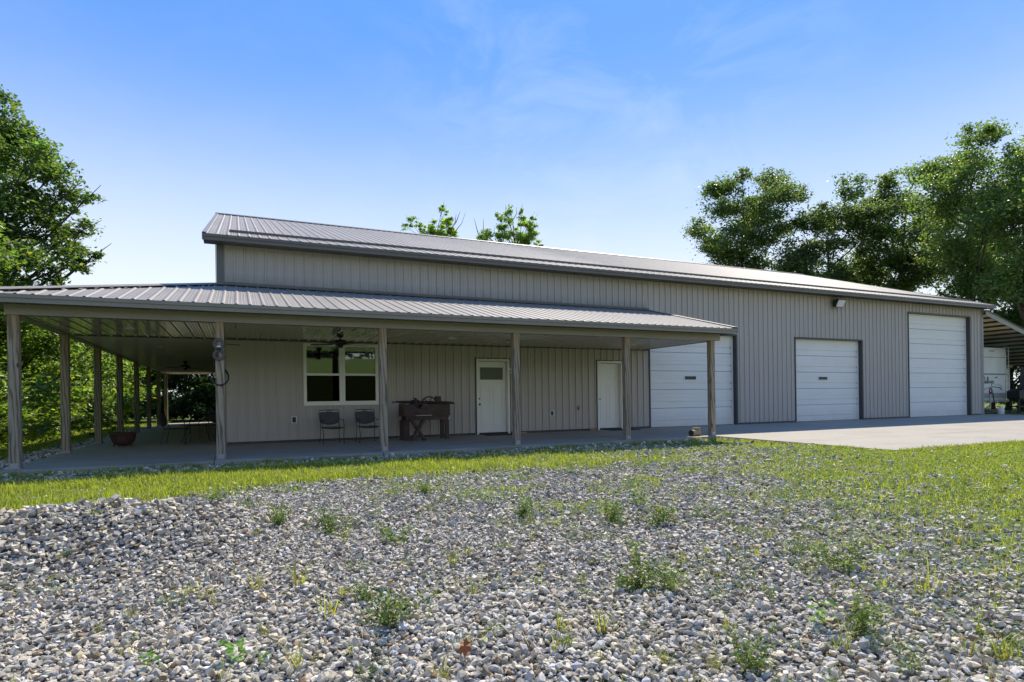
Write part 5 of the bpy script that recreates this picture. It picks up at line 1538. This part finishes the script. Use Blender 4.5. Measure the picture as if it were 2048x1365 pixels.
# many more small weeds, too many to tell apart
n = 4200
x, y, rr = wedge(n, 2.4, 13, wr, R(42))
pk = (~on_slab(x, y)) & (wr.uniform(0, 1, n) < np.where(x > 1.4, .8, .22) * np.clip(.45 + .4 * wob(x * 1.3, y * 1.3), .04, 1)) & (y < -3.8)
x, y = x[pk], y[pk]
PV, PF, PQ, PC, o_ = [], [], [], [], 0
for i in range(len(x)):
    kd = 'g' if i % 3 == 0 else 'f'
    V, F, C_ = weed_mesh('f' if kd == 'f' else 'g', 1000 + i)
    if kd == 'f':
        sel = wr.uniform(0, 1, len(V) // 4) < .25
        V = V.reshape(-1, 4, 3)[sel].reshape(-1, 3); C_ = C_.reshape(-1, 4, 3)[sel].reshape(-1, 3)
        F = [np.arange(len(V)).reshape(-1, 4)]
    V = V * wr.uniform(.4, .85)
    V = V + np.array([x[i], y[i], float(gz(x[i], y[i])) + .005])
    for f in F:
        (PQ if f.shape[1] == 4 else PF).append(f + o_)
    PV.append(V); PC.append(C_); o_ += len(V)
tag(np_mesh('ground_cover', np.concatenate(PV), [np.concatenate(PQ), np.concatenate(PF)], M['grass'], col=np.concatenate(PC), kind='stuff'), 'thin scattered weeds sprouting all over the gravel', 'weeds')
# dry orange leaf and straws
r = MB()
ol = [(0, .028, .012)]
for i, (rd, dz) in enumerate(((.034, .0), (.018, .010), (.030, .004), (.017, .012), (.028, .002), (.016, .008), (.026, .012), (.014, .004), (.030, .0), (.018, .012), (.033, .006), (.020, .0))):
    w_ = i / 12 * 2 * math.pi - 1.57
    ol.append((rd * math.cos(w_), .028 + rd * 1.2 * math.sin(w_), dz))
for i in range(12):
    r.poly([ol[0], ol[1 + i], ol[1 + (i + 1) % 12]])
r.tube([(0, -.012, 0), (.004, -.035, -.006)], .0014, 4)
o = r.build('dry_leaf', M['orange'])
sd = o.modifiers.new('thickness', 'SOLIDIFY'); sd.thickness = .0008
o.location = (1.29, -13.3, float(gz(1.29, -13.3)) + .03); o.rotation_euler = (R(60), R(5), R(-20)); o.scale = (1.15, 1.15, 1.15)
tag(o, 'curled orange dry leaf on the foreground gravel', 'leaf')
mb = MB()
x, y, rr = wedge(260, 2.0, 6, wr, R(41))
for i in range(260):
    a = wr.uniform(0, 6.28); l = wr.uniform(.05, .22); z = float(gz(x[i], y[i])) + .025
    dx, dy = math.cos(a) * l, math.sin(a) * l
    mb.tube([(x[i], y[i], z), (x[i] + dx * .5 + .01, y[i] + dy * .5, z + wr.uniform(.0, .025)), (x[i] + dx, y[i] + dy, z)], .0014, 3, cap=False)
tag(mb.build('straw', M['straw'], kind='stuff'), 'dead straw stems lying on the foreground gravel', 'straw')
# low clover-like leaflets through the thin grass
rc = np.random.default_rng(91)
n = 70000
x, y, rr = wedge(n, 2.6, 15, rc, R(43))
g = grassy(x, y)
pk = (~on_slab(x, y)) & (y < -3.75) & (rc.uniform(0, 1, n) < np.clip(g * 1.0 + np.where(x > 2.2, .10, .0) * (wob(x * 2.1, y * 2.1) > .1), 0, 1))
x, y, rr = x[pk], y[pk], rr[pk]
P = np.stack([x, y, gz(x, y) + rc.uniform(.005, .05, len(x))], 1)
V, F, c = leaf_cloud(rc, P, 1.0, .6, leaf_cols(rc, len(P), (.10, .145, .022), .3, .12), .6)
V = P.repeat(4, 0) + (V - P.repeat(4, 0)) * (np.clip(.014 + .0016 * rr, .016, .04)).repeat(4)[:, None]
tag(np_mesh('clover', V, [F], M['grass'], col=c, kind='stuff'), 'low small-leaved green cover among the gravel and grass', 'ground cover')
